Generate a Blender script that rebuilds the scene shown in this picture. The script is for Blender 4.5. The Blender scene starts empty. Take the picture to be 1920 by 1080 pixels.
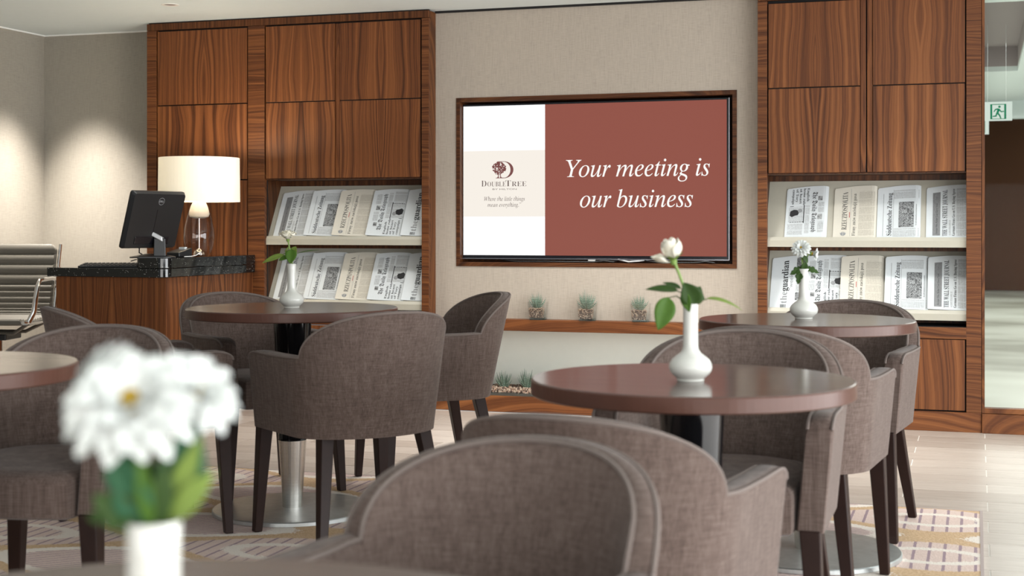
import bpy, bmesh, math, random
from mathutils import Vector, Matrix, Euler
random.seed(7)
PI = math.pi
R = math.radians
C = bpy.context.scene.collection
sc = bpy.context.scene

# ------------------------------------------------------------------ camera
CAM_Z = 1.042
cam = bpy.data.cameras.new('camera')
cam.sensor_width = 36.0
cam.lens = 2680.0 / 1920.0 * 36.0
cam.shift_y = -114.0 / 1920.0
cam.clip_start = 0.02
cam.dof.use_dof = True
cam.dof.focus_distance = 6.6
cam.dof.aperture_fstop = 5.2
camo = bpy.data.objects.new('camera', cam)
C.objects.link(camo)
camo.location = (0, 0, CAM_Z)
camo.rotation_euler = (R(90), 0, R(18.0))
sc.camera = camo

# ------------------------------------------------------------------ world, light, exposure
sc.view_settings.view_transform = 'Standard'
sc.view_settings.look = 'None'
sc.view_settings.gamma = 1.0
sc.view_settings.exposure = 0.0
sc.view_settings.use_curve_mapping = False
w = bpy.data.worlds.new('world')
sc.world = w
w.use_nodes = True
w.node_tree.nodes['Background'].inputs[0].default_value = (0.93, 0.97, 1.0, 1)
w.node_tree.nodes['Background'].inputs[1].default_value = 0.33


def area(name, loc, rot, sx, sy, power, col=(1, 1, 1)):
    l = bpy.data.lights.new(name, 'AREA')
    l.shape = 'RECTANGLE'
    l.size = sx
    l.size_y = sy
    l.energy = power
    l.color = col
    o = bpy.data.objects.new(name, l)
    C.objects.link(o)
    o.location = loc
    o.rotation_euler = rot
    return o


def spot(name, loc, power, size, blend, col, rot=(0, 0, 0), rad=0.04):
    l = bpy.data.lights.new(name, 'SPOT')
    l.energy = power
    l.spot_size = R(size)
    l.spot_blend = blend
    l.color = col
    l.shadow_soft_size = rad
    o = bpy.data.objects.new(name, l)
    C.objects.link(o)
    o.location = loc
    o.rotation_euler = rot
    return o


# area lights without windows: assumed daylight from the right, added fill behind the camera
area('assumed_daylight_right', (3.6, 2.0, 0.95), (R(90), 0, R(90)), 8.0, 1.7, 455, (0.97, 0.99, 1.0))
area('rear_fill', (0.0, -2.6, 0.85), (R(90), 0, 0), 5.5, 1.4, 125, (1.0, 0.98, 0.95))  # unseen fill, added to lift the floor and chair backs
# assumed unseen lamp washing the papered corner, then the recessed downlight above the desk
spot('assumed_corner_spot', (-5.40, 7.52, 2.27), 520, 76, 1.0, (1.0, 0.93, 0.85), rad=0.08)
spot('downlight_desk', (-4.3, 7.03, 2.27), 8, 80, 0.8, (1.0, 0.9, 0.76))
# unseen ceiling spots, added to brighten the lower screen wall and the racks
for lx, lp_ in ((-3.55, 100), (-2.35, 195), (-1.55, 240), (-0.45, 175)):
    spot('wall_fill_spot', (lx, 6.80, 2.27), lp_, 104, 1.0, (1.0, 0.97, 0.92), rad=0.16)
# added fill light without a fitting, brightens the lobby behind the glass
area('lobby_fill', (1.6, 15.0, 2.75), (0, 0, 0), 3.0, 14.0, 330, (1.0, 0.98, 0.93))


# ------------------------------------------------------------------ materials
def newmat(name):
    m = bpy.data.materials.new(name)
    m.use_nodes = True
    nt = m.node_tree
    return m, nt, nt.nodes['Principled BSDF']


def N(nt, t, **kw):
    n = nt.nodes.new(t)
    for k, v in kw.items():
        setattr(n, k, v)
    return n


def simple(name, col, rough=0.5, metal=0.0, spec=0.5, coat=0.0, bump=0.0, bscale=200, sheen=0.0, **kw):
    m, nt, b = newmat(name)
    b.inputs['Base Color'].default_value = (*col, 1)
    b.inputs['Roughness'].default_value = rough
    b.inputs['Metallic'].default_value = metal
    b.inputs['Specular IOR Level'].default_value = spec
    b.inputs['Coat Weight'].default_value = coat
    b.inputs['Coat Roughness'].default_value = 0.08
    b.inputs['Sheen Weight'].default_value = sheen
    tc = N(nt, 'ShaderNodeTexCoord')
    nz = N(nt, 'ShaderNodeTexNoise')
    nz.inputs['Scale'].default_value = bscale
    nz.inputs['Detail'].default_value = 3
    nt.links.new(tc.outputs['Object'], nz.inputs['Vector'])
    # slight variation of tone so that no surface is a dead flat colour
    mx = N(nt, 'ShaderNodeMix', data_type='RGBA')
    var = kw.get('var', 0.06)
    mx.inputs['A'].default_value = (*[c * (1 - var) for c in col], 1)
    mx.inputs['B'].default_value = (*[min(1, c * (1 + var)) for c in col], 1)
    nt.links.new(nz.outputs['Fac'], mx.inputs['Factor'])
    nt.links.new(mx.outputs['Result'], b.inputs['Base Color'])
    if bump > 0:
        bp = N(nt, 'ShaderNodeBump')
        bp.inputs['Strength'].default_value = bump
        bp.inputs['Distance'].default_value = 0.002
        nt.links.new(nz.outputs['Fac'], bp.inputs['Height'])
        nt.links.new(bp.outputs['Normal'], b.inputs['Normal'])
    return m


def ramp(nt, stops):
    r = N(nt, 'ShaderNodeValToRGB')
    e = r.color_ramp.elements
    while len(e) > 1:
        e.remove(e[-1])
    e[0].position = stops[0][0]
    e[0].color = (*stops[0][1], 1)
    for p, c in stops[1:]:
        k = e.new(p)
        k.color = (*c, 1)
    return r


def math_n(nt, op, a=None, b=None, c=None):
    n = N(nt, 'ShaderNodeMath', operation=op)
    for i, v in enumerate((a, b, c)):
        if v is None:
            continue
        if isinstance(v, (int, float)):
            n.inputs[i].default_value = v
        else:
            nt.links.new(v, n.inputs[i])
    return n.outputs[0]


def walnut(name, axis='z', mirror=True, tint=1.0, rough=0.46, freq=1.0):
    """walnut veneer; grain along `axis`, book-matched about the middle of each leaf"""
    m, nt, b = newmat(name)
    tc = N(nt, 'ShaderNodeTexCoord')
    oi = N(nt, 'ShaderNodeObjectInfo')
    sp = N(nt, 'ShaderNodeSeparateXYZ')
    nt.links.new(tc.outputs['Object'], sp.inputs[0])
    X, Y, Z = sp.outputs
    if axis == 'z':
        across, along = math_n(nt, 'ADD', X, Y), Z
    elif axis == 'x':
        across, along = math_n(nt, 'ADD', Z, Y), X
    else:
        across, along = math_n(nt, 'ADD', X, Z), Y
    rnd = oi.outputs['Random']
    if mirror:
        across = math_n(nt, 'ABSOLUTE', across)
    # slow wander of the annual rings
    cv = N(nt, 'ShaderNodeCombineXYZ')
    nt.links.new(math_n(nt, 'MULTIPLY', across, 5.0 * freq), cv.inputs[0])
    nt.links.new(math_n(nt, 'MULTIPLY', along, 1.6), cv.inputs[1])
    nt.links.new(math_n(nt, 'MULTIPLY', rnd, 37.0), cv.inputs[2])
    wz = N(nt, 'ShaderNodeTexNoise')
    wz.inputs['Scale'].default_value = 1.0
    wz.inputs['Detail'].default_value = 1.5
    nt.links.new(cv.outputs[0], wz.inputs['Vector'])
    # cathedral: rings bend towards the centre line
    par = math_n(nt, 'MULTIPLY', math_n(nt, 'MULTIPLY', along, along), 0.10)
    cen = math_n(nt, 'MULTIPLY', par, math_n(nt, 'SUBTRACT', 1.0, math_n(nt, 'MINIMUM', math_n(nt, 'MULTIPLY', across, 6.0), 1.0)))
    d = math_n(nt, 'ADD', across, math_n(nt, 'MULTIPLY', math_n(nt, 'SUBTRACT', wz.outputs['Fac'], 0.5), 0.10))
    d = math_n(nt, 'ADD', d, cen)
    rv = N(nt, 'ShaderNodeCombineXYZ')
    nt.links.new(math_n(nt, 'MULTIPLY', d, 52.0 * freq), rv.inputs[0])
    nt.links.new(math_n(nt, 'MULTIPLY', along, 0.25), rv.inputs[1])
    nt.links.new(math_n(nt, 'MULTIPLY', rnd, 91.0), rv.inputs[2])
    ring = N(nt, 'ShaderNodeTexNoise')
    ring.inputs['Scale'].default_value = 1.0
    ring.inputs['Detail'].default_value = 3.5
    ring.inputs['Roughness'].default_value = 0.6
    nt.links.new(rv.outputs[0], ring.inputs['Vector'])
    # fibre
    fv = N(nt, 'ShaderNodeCombineXYZ')
    nt.links.new(math_n(nt, 'MULTIPLY', across, 420.0), fv.inputs[0])
    nt.links.new(math_n(nt, 'MULTIPLY', along, 14.0), fv.inputs[1])
    fib = N(nt, 'ShaderNodeTexNoise')
    fib.inputs['Scale'].default_value = 1.0
    nt.links.new(fv.outputs[0], fib.inputs['Vector'])
    v = math_n(nt, 'ADD', math_n(nt, 'MULTIPLY', ring.outputs['Fac'], 0.88), math_n(nt, 'MULTIPLY', fib.outputs['Fac'], 0.12))
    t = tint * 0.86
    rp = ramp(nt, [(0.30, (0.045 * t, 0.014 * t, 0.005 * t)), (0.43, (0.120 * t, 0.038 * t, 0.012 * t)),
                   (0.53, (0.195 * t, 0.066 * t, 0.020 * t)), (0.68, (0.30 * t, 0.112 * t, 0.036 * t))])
    nt.links.new(v, rp.inputs[0])
    nt.links.new(rp.outputs[0], b.inputs['Base Color'])
    b.inputs['Roughness'].default_value = rough
    b.inputs['Specular IOR Level'].default_value = 0.28
    return m


def fabric_mat():
    m, nt, b = newmat('taupe_tweed_upholstery')
    tc = N(nt, 'ShaderNodeTexCoord')

    def thr(sx, sy, sz, det=2):
        mp = N(nt, 'ShaderNodeMapping')
        mp.inputs['Scale'].default_value = (sx, sy, sz)
        nt.links.new(tc.outputs['Object'], mp.inputs[0])
        n = N(nt, 'ShaderNodeTexNoise')
        n.inputs['Scale'].default_value = 1.0
        n.inputs['Detail'].default_value = det
        nt.links.new(mp.outputs[0], n.inputs['Vector'])
        return n.outputs['Fac']
    warp = thr(420, 420, 14)
    weft = thr(26, 26, 480)
    slub = thr(90, 90, 3.0, 1)
    v = math_n(nt, 'ADD', math_n(nt, 'MULTIPLY', warp, 0.45), math_n(nt, 'MULTIPLY', weft, 0.4))
    v = math_n(nt, 'ADD', v, math_n(nt, 'MULTIPLY', slub, 0.25))
    rp = ramp(nt, [(0.34, (0.062, 0.042, 0.036)), (0.52, (0.105, 0.074, 0.063)), (0.74, (0.165, 0.125, 0.108))])
    nt.links.new(v, rp.inputs[0])
    nt.links.new(rp.outputs[0], b.inputs['Base Color'])
    b.inputs['Roughness'].default_value = 0.9
    b.inputs['Specular IOR Level'].default_value = 0.2
    b.inputs['Sheen Weight'].default_value = 0.12
    b.inputs['Sheen Roughness'].default_value = 0.4
    bp = N(nt, 'ShaderNodeBump')
    bp.inputs['Strength'].default_value = 0.25
    bp.inputs['Distance'].default_value = 0.001
    nt.links.new(v, bp.inputs['Height'])
    nt.links.new(bp.outputs[0], b.inputs['Normal'])
    return m


def wallpaper(name, base):
    m, nt, b = newmat(name)
    tc = N(nt, 'ShaderNodeTexCoord')

    def thr(sx, sy, sz):
        mp = N(nt, 'ShaderNodeMapping')
        mp.inputs['Scale'].default_value = (sx, sy, sz)
        nt.links.new(tc.outputs['Object'], mp.inputs[0])
        n = N(nt, 'ShaderNodeTexNoise')
        n.inputs['Scale'].default_value = 1.0
        n.inputs['Detail'].default_value = 2
        nt.links.new(mp.outputs[0], n.inputs['Vector'])
        return n.outputs['Fac']
    v = math_n(nt, 'ADD', math_n(nt, 'MULTIPLY', thr(22, 22, 520), 0.55), math_n(nt, 'MULTIPLY', thr(380, 380, 16), 0.45))
    rp = ramp(nt, [(0.33, tuple(c * 0.84 for c in base)), (0.5, base), (0.68, tuple(min(1, c * 1.10) for c in base))])
    nt.links.new(v, rp.inputs[0])
    nt.links.new(rp.outputs[0], b.inputs['Base Color'])
    b.inputs['Roughness'].default_value = 0.85
    b.inputs['Specular IOR Level'].default_value = 0.15
    return m


def tile_mat(name, brick=False):
    m, nt, b = newmat(name)
    tc = N(nt, 'ShaderNodeTexCoord')
    oi = N(nt, 'ShaderNodeObjectInfo')
    sp = N(nt, 'ShaderNodeSeparateXYZ')
    nt.links.new(tc.outputs['Object'], sp.inputs[0])
    cv = N(nt, 'ShaderNodeCombineXYZ')
    nt.links.new(math_n(nt, 'MULTIPLY', sp.outputs[0], 5.0), cv.inputs[0])
    nt.links.new(math_n(nt, 'MULTIPLY', sp.outputs[1], 75.0), cv.inputs[1])
    nt.links.new(math_n(nt, 'MULTIPLY', oi.outputs['Random'], 50.0), cv.inputs[2])
    nz = N(nt, 'ShaderNodeTexNoise')
    nz.inputs['Scale'].default_value = 1.0
    nz.inputs['Detail'].default_value = 4
    nt.links.new(cv.outputs[0], nz.inputs['Vector'])
    v = math_n(nt, 'ADD', math_n(nt, 'MULTIPLY', nz.outputs['Fac'], 0.75), math_n(nt, 'MULTIPLY', oi.outputs['Random'], 0.25))
    rp = ramp(nt, [(0.3, (0.33, 0.275, 0.235)), (0.5, (0.42, 0.36, 0.315)), (0.72, (0.50, 0.44, 0.39))])
    nt.links.new(v, rp.inputs[0])
    nt.links.new(rp.outputs[0], b.inputs['Base Color'])
    b.inputs['Roughness'].default_value = 0.33
    b.inputs['Specular IOR Level'].default_value = 0.45
    return m


def rug_mat():
    m, nt, b = newmat('woven_rug')
    tc = N(nt, 'ShaderNodeTexCoord')
    sp = N(nt, 'ShaderNodeSeparateXYZ')
    nt.links.new(tc.outputs['Object'], sp.inputs[0])
    x, y = sp.outputs[0], sp.outputs[1]
    nz = N(nt, 'ShaderNodeTexNoise')
    nz.inputs['Scale'].default_value = 160
    nz.inputs['Detail'].default_value = 3
    nt.links.new(tc.outputs['Object'], nz.inputs['Vector'])
    jit = math_n(nt, 'MULTIPLY', math_n(nt, 'SUBTRACT', nz.outputs['Fac'], 0.5), 0.5)
    ca = math_n(nt, 'COSINE', math_n(nt, 'MULTIPLY', math_n(nt, 'ADD', x, 0.42), 2 * PI / 0.98))
    cb = math_n(nt, 'COSINE', math_n(nt, 'MULTIPLY', math_n(nt, 'ADD', y, 0.10), 2 * PI / 0.58))
    F = math_n(nt, 'ADD', math_n(nt, 'ADD', ca, math_n(nt, 'MULTIPLY', cb, 1.15)), jit)
    band = math_n(nt, 'LESS_THAN', math_n(nt, 'ABSOLUTE', F), 0.34)
    inside = math_n(nt, 'GREATER_THAN', F, 0.34)
    cream1 = math_n(nt, 'MULTIPLY', math_n(nt, 'GREATER_THAN', F, 0.34), math_n(nt, 'LESS_THAN', F, 0.85))
    cream2 = math_n(nt, 'MULTIPLY', math_n(nt, 'LESS_THAN', F, -1.35), math_n(nt, 'GREATER_THAN', F, -1.75))
    cream = math_n(nt, 'MAXIMUM', cream1, cream2)
    # fine lines along the rug inside the lenses, dashes across it outside them
    jx = math_n(nt, 'MULTIPLY', jit, 0.012)
    l1 = math_n(nt, 'FRACT', math_n(nt, 'MULTIPLY', math_n(nt, 'ADD', y, jx), 1 / 0.021))
    l2 = math_n(nt, 'FRACT', math_n(nt, 'MULTIPLY', math_n(nt, 'ADD', x, jx), 1 / 0.047))
    lin = math_n(nt, 'MULTIPLY', math_n(nt, 'LESS_THAN', l1, 0.28), inside)
    das = math_n(nt, 'MULTIPLY', math_n(nt, 'LESS_THAN', l2, 0.20), math_n(nt, 'SUBTRACT', 1.0, inside))
    dark = math_n(nt, 'MAXIMUM', lin, das)

    def mix(fac, a, bcol):
        mx = N(nt, 'ShaderNodeMix', data_type='RGBA')
        nt.links.new(fac, mx.inputs['Factor'])
        for key, val in (('A', a), ('B', bcol)):
            if isinstance(val, tuple):
                mx.inputs[key].default_value = (*val, 1)
            else:
                nt.links.new(val, mx.inputs[key])
        return mx.outputs['Result']
    base = mix(nz.outputs['Fac'], (0.57, 0.43, 0.38), (0.76, 0.62, 0.56))
    col = mix(dark, base, (0.34, 0.25, 0.28))
    col = mix(cream, col, (0.76, 0.69, 0.62))
    tan = mix(nz.outputs['Fac'], (0.36, 0.22, 0.12), (0.78, 0.58, 0.38))
    col = mix(band, col, tan)
    nt.links.new(col, b.inputs['Base Color'])
    b.inputs['Roughness'].default_value = 0.95
    b.inputs['Specular IOR Level'].default_value = 0.1
    bp = N(nt, 'ShaderNodeBump')
    bp.inputs['Strength'].default_value = 0.5
    bp.inputs['Distance'].default_value = 0.003
    nt.links.new(nz.outputs['Fac'], bp.inputs['Height'])
    nt.links.new(bp.outputs[0], b.inputs['Normal'])
    return m


def emis(name, col, st=1.0, rough=0.3):
    m, nt, b = newmat(name)
    b.inputs['Base Color'].default_value = (0.01, 0.01, 0.01, 1)
    b.inputs['Specular IOR Level'].default_value = 0.0
    b.inputs['Emission Color'].default_value = (*col, 1)
    b.inputs['Emission Strength'].default_value = st
    b.inputs['Roughness'].default_value = rough
    return m


def glass_mat(name, col, rough=0.0, alpha_like=0.0):
    m, nt, b = newmat(name)
    b.inputs['Base Color'].default_value = (*col, 1)
    b.inputs['Transmission Weight'].default_value = 1.0
    b.inputs['Roughness'].default_value = rough
    b.inputs['IOR'].default_value = 1.45
    return m


def thin_glass(name, tint, refl=0.08, base=0.03):
    m = bpy.data.materials.new(name)
    m.use_nodes = True
    nt = m.node_tree
    nt.nodes.clear()
    out = N(nt, 'ShaderNodeOutputMaterial')
    tr = N(nt, 'ShaderNodeBsdfTransparent')
    tr.inputs[0].default_value = (*tint, 1)
    gl = N(nt, 'ShaderNodeBsdfGlossy')
    gl.inputs['Roughness'].default_value = 0.02
    fr = N(nt, 'ShaderNodeLayerWeight')
    fr.inputs[0].default_value = 0.5
    ms = N(nt, 'ShaderNodeMixShader')
    nt.links.new(math_n(nt, 'ADD', math_n(nt, 'MULTIPLY', math_n(nt, 'POWER', fr.outputs[1], 4.0), 0.6), base + refl * 0.2), ms.inputs[0])
    nt.links.new(tr.outputs[0], ms.inputs[1])
    nt.links.new(gl.outputs[0], ms.inputs[2])
    nt.links.new(ms.outputs[0], out.inputs[0])
    return m


def granite_mat():
    m, nt, b = newmat('black_granite')
    tc = N(nt, 'ShaderNodeTexCoord')
    vo = N(nt, 'ShaderNodeTexVoronoi')
    vo.inputs['Scale'].default_value = 150
    nt.links.new(tc.outputs['Object'], vo.inputs['Vector'])
    wn = N(nt, 'ShaderNodeTexWhiteNoise')
    nt.links.new(vo.outputs['Color'], wn.inputs['Vector'])
    fl = math_n(nt, 'MULTIPLY', math_n(nt, 'LESS_THAN', vo.outputs['Distance'], 0.22), math_n(nt, 'GREATER_THAN', wn.outputs['Value'], 0.80))
    mx = N(nt, 'ShaderNodeMix', data_type='RGBA')
    mx.inputs['A'].default_value = (0.008, 0.009, 0.009, 1)
    mx.inputs['B'].default_value = (0.55, 0.55, 0.52, 1)
    nt.links.new(fl, mx.inputs['Factor'])
    nt.links.new(mx.outputs['Result'], b.inputs['Base Color'])
    b.inputs['Roughness'].default_value = 0.06
    b.inputs['Specular IOR Level'].default_value = 0.6
    return m


def brushed(name, col, rough=0.28, stretch=(400, 400, 2)):
    m, nt, b = newmat(name)
    tc = N(nt, 'ShaderNodeTexCoord')
    mp = N(nt, 'ShaderNodeMapping')
    mp.inputs['Scale'].default_value = stretch
    nt.links.new(tc.outputs['Object'], mp.inputs[0])
    nz = N(nt, 'ShaderNodeTexNoise')
    nz.inputs['Scale'].default_value = 1
    nt.links.new(mp.outputs[0], nz.inputs['Vector'])
    rp = ramp(nt, [(0.3, tuple(c * 0.86 for c in col)), (0.7, col)])
    nt.links.new(nz.outputs['Fac'], rp.inputs[0])
    nt.links.new(rp.outputs[0], b.inputs['Base Color'])
    b.inputs['Metallic'].default_value = 1.0
    b.inputs['Roughness'].default_value = rough
    return m


def tabletop_mat():
    m, nt, b = newmat('dark_walnut_tabletop')
    tc = N(nt, 'ShaderNodeTexCoord')
    mp = N(nt, 'ShaderNodeMapping')
    mp.inputs['Scale'].default_value = (4, 90, 90)
    nt.links.new(tc.outputs['Object'], mp.inputs[0])
    nz = N(nt, 'ShaderNodeTexNoise')
    nz.inputs['Scale'].default_value = 1
    nz.inputs['Detail'].default_value = 3
    nt.links.new(mp.outputs[0], nz.inputs['Vector'])
    rp = ramp(nt, [(0.3, (0.052, 0.028, 0.022)), (0.7, (0.10, 0.057, 0.045))])
    nt.links.new(nz.outputs['Fac'], rp.inputs[0])
    nt.links.new(rp.outputs[0], b.inputs['Base Color'])
    b.inputs['Roughness'].default_value = 0.4
    b.inputs['Specular IOR Level'].default_value = 0.3
    b.inputs['Coat Weight'].default_value = 0.8
    b.inputs['Coat Roughness'].default_value = 0.14
    b.inputs['Coat IOR'].default_value = 1.45
    return m


def photo_mat(name, lo, hi, scale):
    m, nt, b = newmat(name)
    tc = N(nt, 'ShaderNodeTexCoord')
    nz = N(nt, 'ShaderNodeTexNoise')
    nz.inputs['Scale'].default_value = scale
    nz.inputs['Detail'].default_value = 5
    nz.inputs['Distortion'].default_value = 2.2
    nt.links.new(tc.outputs['Object'], nz.inputs['Vector'])
    rp = ramp(nt, [(0.36, lo), (0.66, hi)])
    nt.links.new(nz.outputs['Fac'], rp.inputs[0])
    nt.links.new(rp.outputs[0], b.inputs['Base Color'])
    b.inputs['Roughness'].default_value = 0.8
    return m


def newstext_mat(name, paper, ink):
    """grey columns of set type: lines run up the sheet (local z), columns split with white gutters"""
    m, nt, b = newmat(name)
    tc = N(nt, 'ShaderNodeTexCoord')
    sp = N(nt, 'ShaderNodeSeparateXYZ')
    nt.links.new(tc.outputs['Object'], sp.inputs[0])
    a = math_n(nt, 'LESS_THAN', math_n(nt, 'FRACT', math_n(nt, 'MULTIPLY', sp.outputs[0], 1 / 0.0034)), 0.62)
    g = math_n(nt, 'GREATER_THAN', math_n(nt, 'FRACT', math_n(nt, 'MULTIPLY', sp.outputs[2], 1 / 0.046)), 0.06)
    nz = N(nt, 'ShaderNodeTexNoise')
    nz.inputs['Scale'].default_value = 420
    nt.links.new(tc.outputs['Object'], nz.inputs['Vector'])
    f = math_n(nt, 'MULTIPLY', math_n(nt, 'MULTIPLY', a, g), math_n(nt, 'GREATER_THAN', nz.outputs['Fac'], 0.42))
    mx = N(nt, 'ShaderNodeMix', data_type='RGBA')
    mx.inputs['A'].default_value = (*paper, 1)
    mx.inputs['B'].default_value = (*ink, 1)
    nt.links.new(f, mx.inputs['Factor'])
    nt.links.new(mx.outputs['Result'], b.inputs['Base Color'])
    b.inputs['Roughness'].default_value = 0.85
    return m


def banded_leaf():
    m, nt, b = newmat('banded_succulent_leaf')
    tc = N(nt, 'ShaderNodeTexCoord')
    sp = N(nt, 'ShaderNodeSeparateXYZ')
    nt.links.new(tc.outputs['Object'], sp.inputs[0])
    nz = N(nt, 'ShaderNodeTexNoise')
    nz.inputs['Scale'].default_value = 60
    nt.links.new(tc.outputs['Object'], nz.inputs['Vector'])
    zz = math_n(nt, 'ADD', sp.outputs[2], math_n(nt, 'MULTIPLY', nz.outputs['Fac'], 0.004))
    s = math_n(nt, 'FRACT', math_n(nt, 'MULTIPLY', zz, 1 / 0.0075))
    rp = ramp(nt, [(0.0, (0.022, 0.055, 0.03)), (0.55, (0.03, 0.075, 0.04)), (0.62, (0.42, 0.52, 0.42)), (0.95, (0.42, 0.52, 0.42))])
    nt.links.new(s, rp.inputs[0])
    nt.links.new(rp.outputs[0], b.inputs['Base Color'])
    b.inputs['Roughness'].default_value = 0.5
    return m


def petal_mat(name, inner, outer):
    m, nt, b = newmat(name)
    tc = N(nt, 'ShaderNodeTexCoord')
    nz = N(nt, 'ShaderNodeTexNoise')
    nz.inputs['Scale'].default_value = 60
    nt.links.new(tc.outputs['Object'], nz.inputs['Vector'])
    rp = ramp(nt, [(0.3, inner), (0.65, outer)])
    nt.links.new(nz.outputs['Fac'], rp.inputs[0])
    nt.links.new(rp.outputs[0], b.inputs['Base Color'])
    b.inputs['Roughness'].default_value = 0.6
    b.inputs['Subsurface Weight'].default_value = 0.25
    b.inputs['Subsurface Radius'].default_value = (0.01, 0.01, 0.008)
    b.inputs['Subsurface Scale'].default_value = 0.3
    return m


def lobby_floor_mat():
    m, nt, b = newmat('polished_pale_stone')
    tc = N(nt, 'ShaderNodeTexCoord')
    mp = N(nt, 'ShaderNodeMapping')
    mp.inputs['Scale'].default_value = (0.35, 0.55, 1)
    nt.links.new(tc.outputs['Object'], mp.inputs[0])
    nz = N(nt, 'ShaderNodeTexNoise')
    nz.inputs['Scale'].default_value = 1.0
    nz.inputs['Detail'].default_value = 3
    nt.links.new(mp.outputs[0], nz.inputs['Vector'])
    rp = ramp(nt, [(0.36, (0.26, 0.26, 0.22)), (0.5, (0.50, 0.51, 0.46)), (0.62, (0.62, 0.64, 0.59))])  # soft dark bands: floor reflections painted into the stone colour
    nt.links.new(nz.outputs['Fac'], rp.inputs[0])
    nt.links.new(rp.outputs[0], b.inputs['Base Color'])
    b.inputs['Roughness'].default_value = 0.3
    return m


M = {}
M['wv'] = walnut('walnut_vertical_grain', 'z', True)
M['wh'] = walnut('walnut_horizontal_grain', 'x', False, 0.85, freq=1.6)
M['wrail'] = walnut('walnut_header_grain', 'z', False, 0.62, freq=1.2)
M['wy'] = walnut('walnut_side_grain', 'z', False, 0.85)
M['wplinth'] = walnut('walnut_plinth_grain', 'x', False, 1.05, freq=0.9)
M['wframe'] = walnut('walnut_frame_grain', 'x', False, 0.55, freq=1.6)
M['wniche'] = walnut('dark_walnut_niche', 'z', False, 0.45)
M['gap'] = simple('shadow_gap_black', (0.006, 0.005, 0.005), 0.8)
M['fabric'] = fabric_mat()
M['piping'] = simple('taupe_piping', (0.15, 0.118, 0.105), 0.85, bscale=400)
M['leg'] = simple('wenge_stained_leg', (0.020, 0.009, 0.007), 0.42, spec=0.2, bscale=30, var=0.2)
M['top'] = tabletop_mat()
M['rim'] = simple('brown_table_edge', (0.085, 0.036, 0.025), 0.32, spec=0.3, bscale=25, var=0.12)
M['blackgloss'] = simple('gloss_black_lacquer', (0.005, 0.005, 0.006), 0.08, spec=0.6)
M['steel'] = brushed('brushed_steel', (0.70, 0.67, 0.63), 0.27, (3, 3, 260))
M['steelbase'] = brushed('satin_steel_plate', (0.62, 0.65, 0.65), 0.42, (30, 30, 30))
M['chrome'] = simple('polished_chrome', (0.82, 0.82, 0.83), 0.06, metal=1.0)
M['ceramic'] = simple('white_glazed_ceramic', (0.58, 0.575, 0.535), 0.12, spec=0.5, bscale=20, var=0.02)
M['granite'] = granite_mat()
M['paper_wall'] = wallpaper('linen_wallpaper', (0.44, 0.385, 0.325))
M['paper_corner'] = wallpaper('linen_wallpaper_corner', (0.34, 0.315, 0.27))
M['paint'] = simple('matt_pale_paint', (0.82, 0.84, 0.76), 0.9, bscale=30, var=0.02)
M['ceiling'] = simple('white_ceiling_paint', (0.77, 0.85, 0.86), 0.9, bscale=20, var=0.02)
M['white'] = simple('white_trim_paint', (0.85, 0.85, 0.82), 0.6, bscale=40, var=0.02)
M['tile'] = tile_mat('wood_look_floor_tile')
M['grout'] = simple('pale_grout', (0.78, 0.75, 0.70), 0.9, bscale=90)
M['rug'] = rug_mat()
M['rugedge'] = simple('rug_binding', (0.40, 0.33, 0.31), 0.95, bscale=300, var=0.2)
M['rack'] = simple('pale_beige_metal', (0.44, 0.42, 0.35), 0.45, bscale=60, var=0.03)
M['bezel'] = simple('black_screen_bezel', (0.006, 0.006, 0.009), 0.18)
M['bezeledge'] = simple('screen_edge_trim', (0.55, 0.55, 0.6), 0.25, metal=1.0)
M['cable'] = simple('black_cable', (0.01, 0.01, 0.012), 0.45)
M['cablew'] = simple('white_cable', (0.75, 0.75, 0.75), 0.45)
M['scr_white'] = emis('screen_white', (1.0, 1.0, 1.0), 1.05)
M['scr_cream'] = emis('screen_cream', (0.93, 0.87, 0.79), 1.0)
M['scr_red'] = emis('screen_brick_red', (0.285, 0.085, 0.062), 1.0)
M['scr_logo'] = emis('screen_logo_maroon', (0.20, 0.075, 0.07), 1.0)
M['scr_text'] = emis('screen_small_text', (0.17, 0.13, 0.12), 1.0)
M['scr_letter'] = emis('screen_letter_white', (1.0, 0.98, 0.95), 1.0)
M['plastic'] = simple('black_monitor_plastic', (0.010, 0.011, 0.013), 0.32)
M['silver'] = simple('silver_plastic', (0.62, 0.64, 0.66), 0.3, metal=0.6)
M['key'] = simple('black_keys', (0.012, 0.013, 0.015), 0.5)
M['badge'] = simple('grey_badge', (0.36, 0.38, 0.40), 0.4)
def shade_mat():
    m = bpy.data.materials.new('lit_cream_lampshade')
    m.use_nodes = True
    nt = m.node_tree
    nt.nodes.clear()
    out = N(nt, 'ShaderNodeOutputMaterial')
    tr = N(nt, 'ShaderNodeBsdfTranslucent')
    tr.inputs[0].default_value = (0.97, 0.94, 0.86, 1)
    df = N(nt, 'ShaderNodeBsdfDiffuse')
    df.inputs[0].default_value = (0.82, 0.78, 0.68, 1)
    ms = N(nt, 'ShaderNodeMixShader')
    ms.inputs[0].default_value = 0.87
    em = N(nt, 'ShaderNodeEmission')
    em.inputs[0].default_value = (1.0, 0.88, 0.66, 1)
    em.inputs[1].default_value = 0.26
    ad = N(nt, 'ShaderNodeAddShader')
    nt.links.new(tr.outputs[0], ms.inputs[1])
    nt.links.new(df.outputs[0], ms.inputs[2])
    nt.links.new(ms.outputs[0], ad.inputs[0])
    nt.links.new(em.outputs[0], ad.inputs[1])
    nt.links.new(ad.outputs[0], out.inputs[0])
    return m


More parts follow.
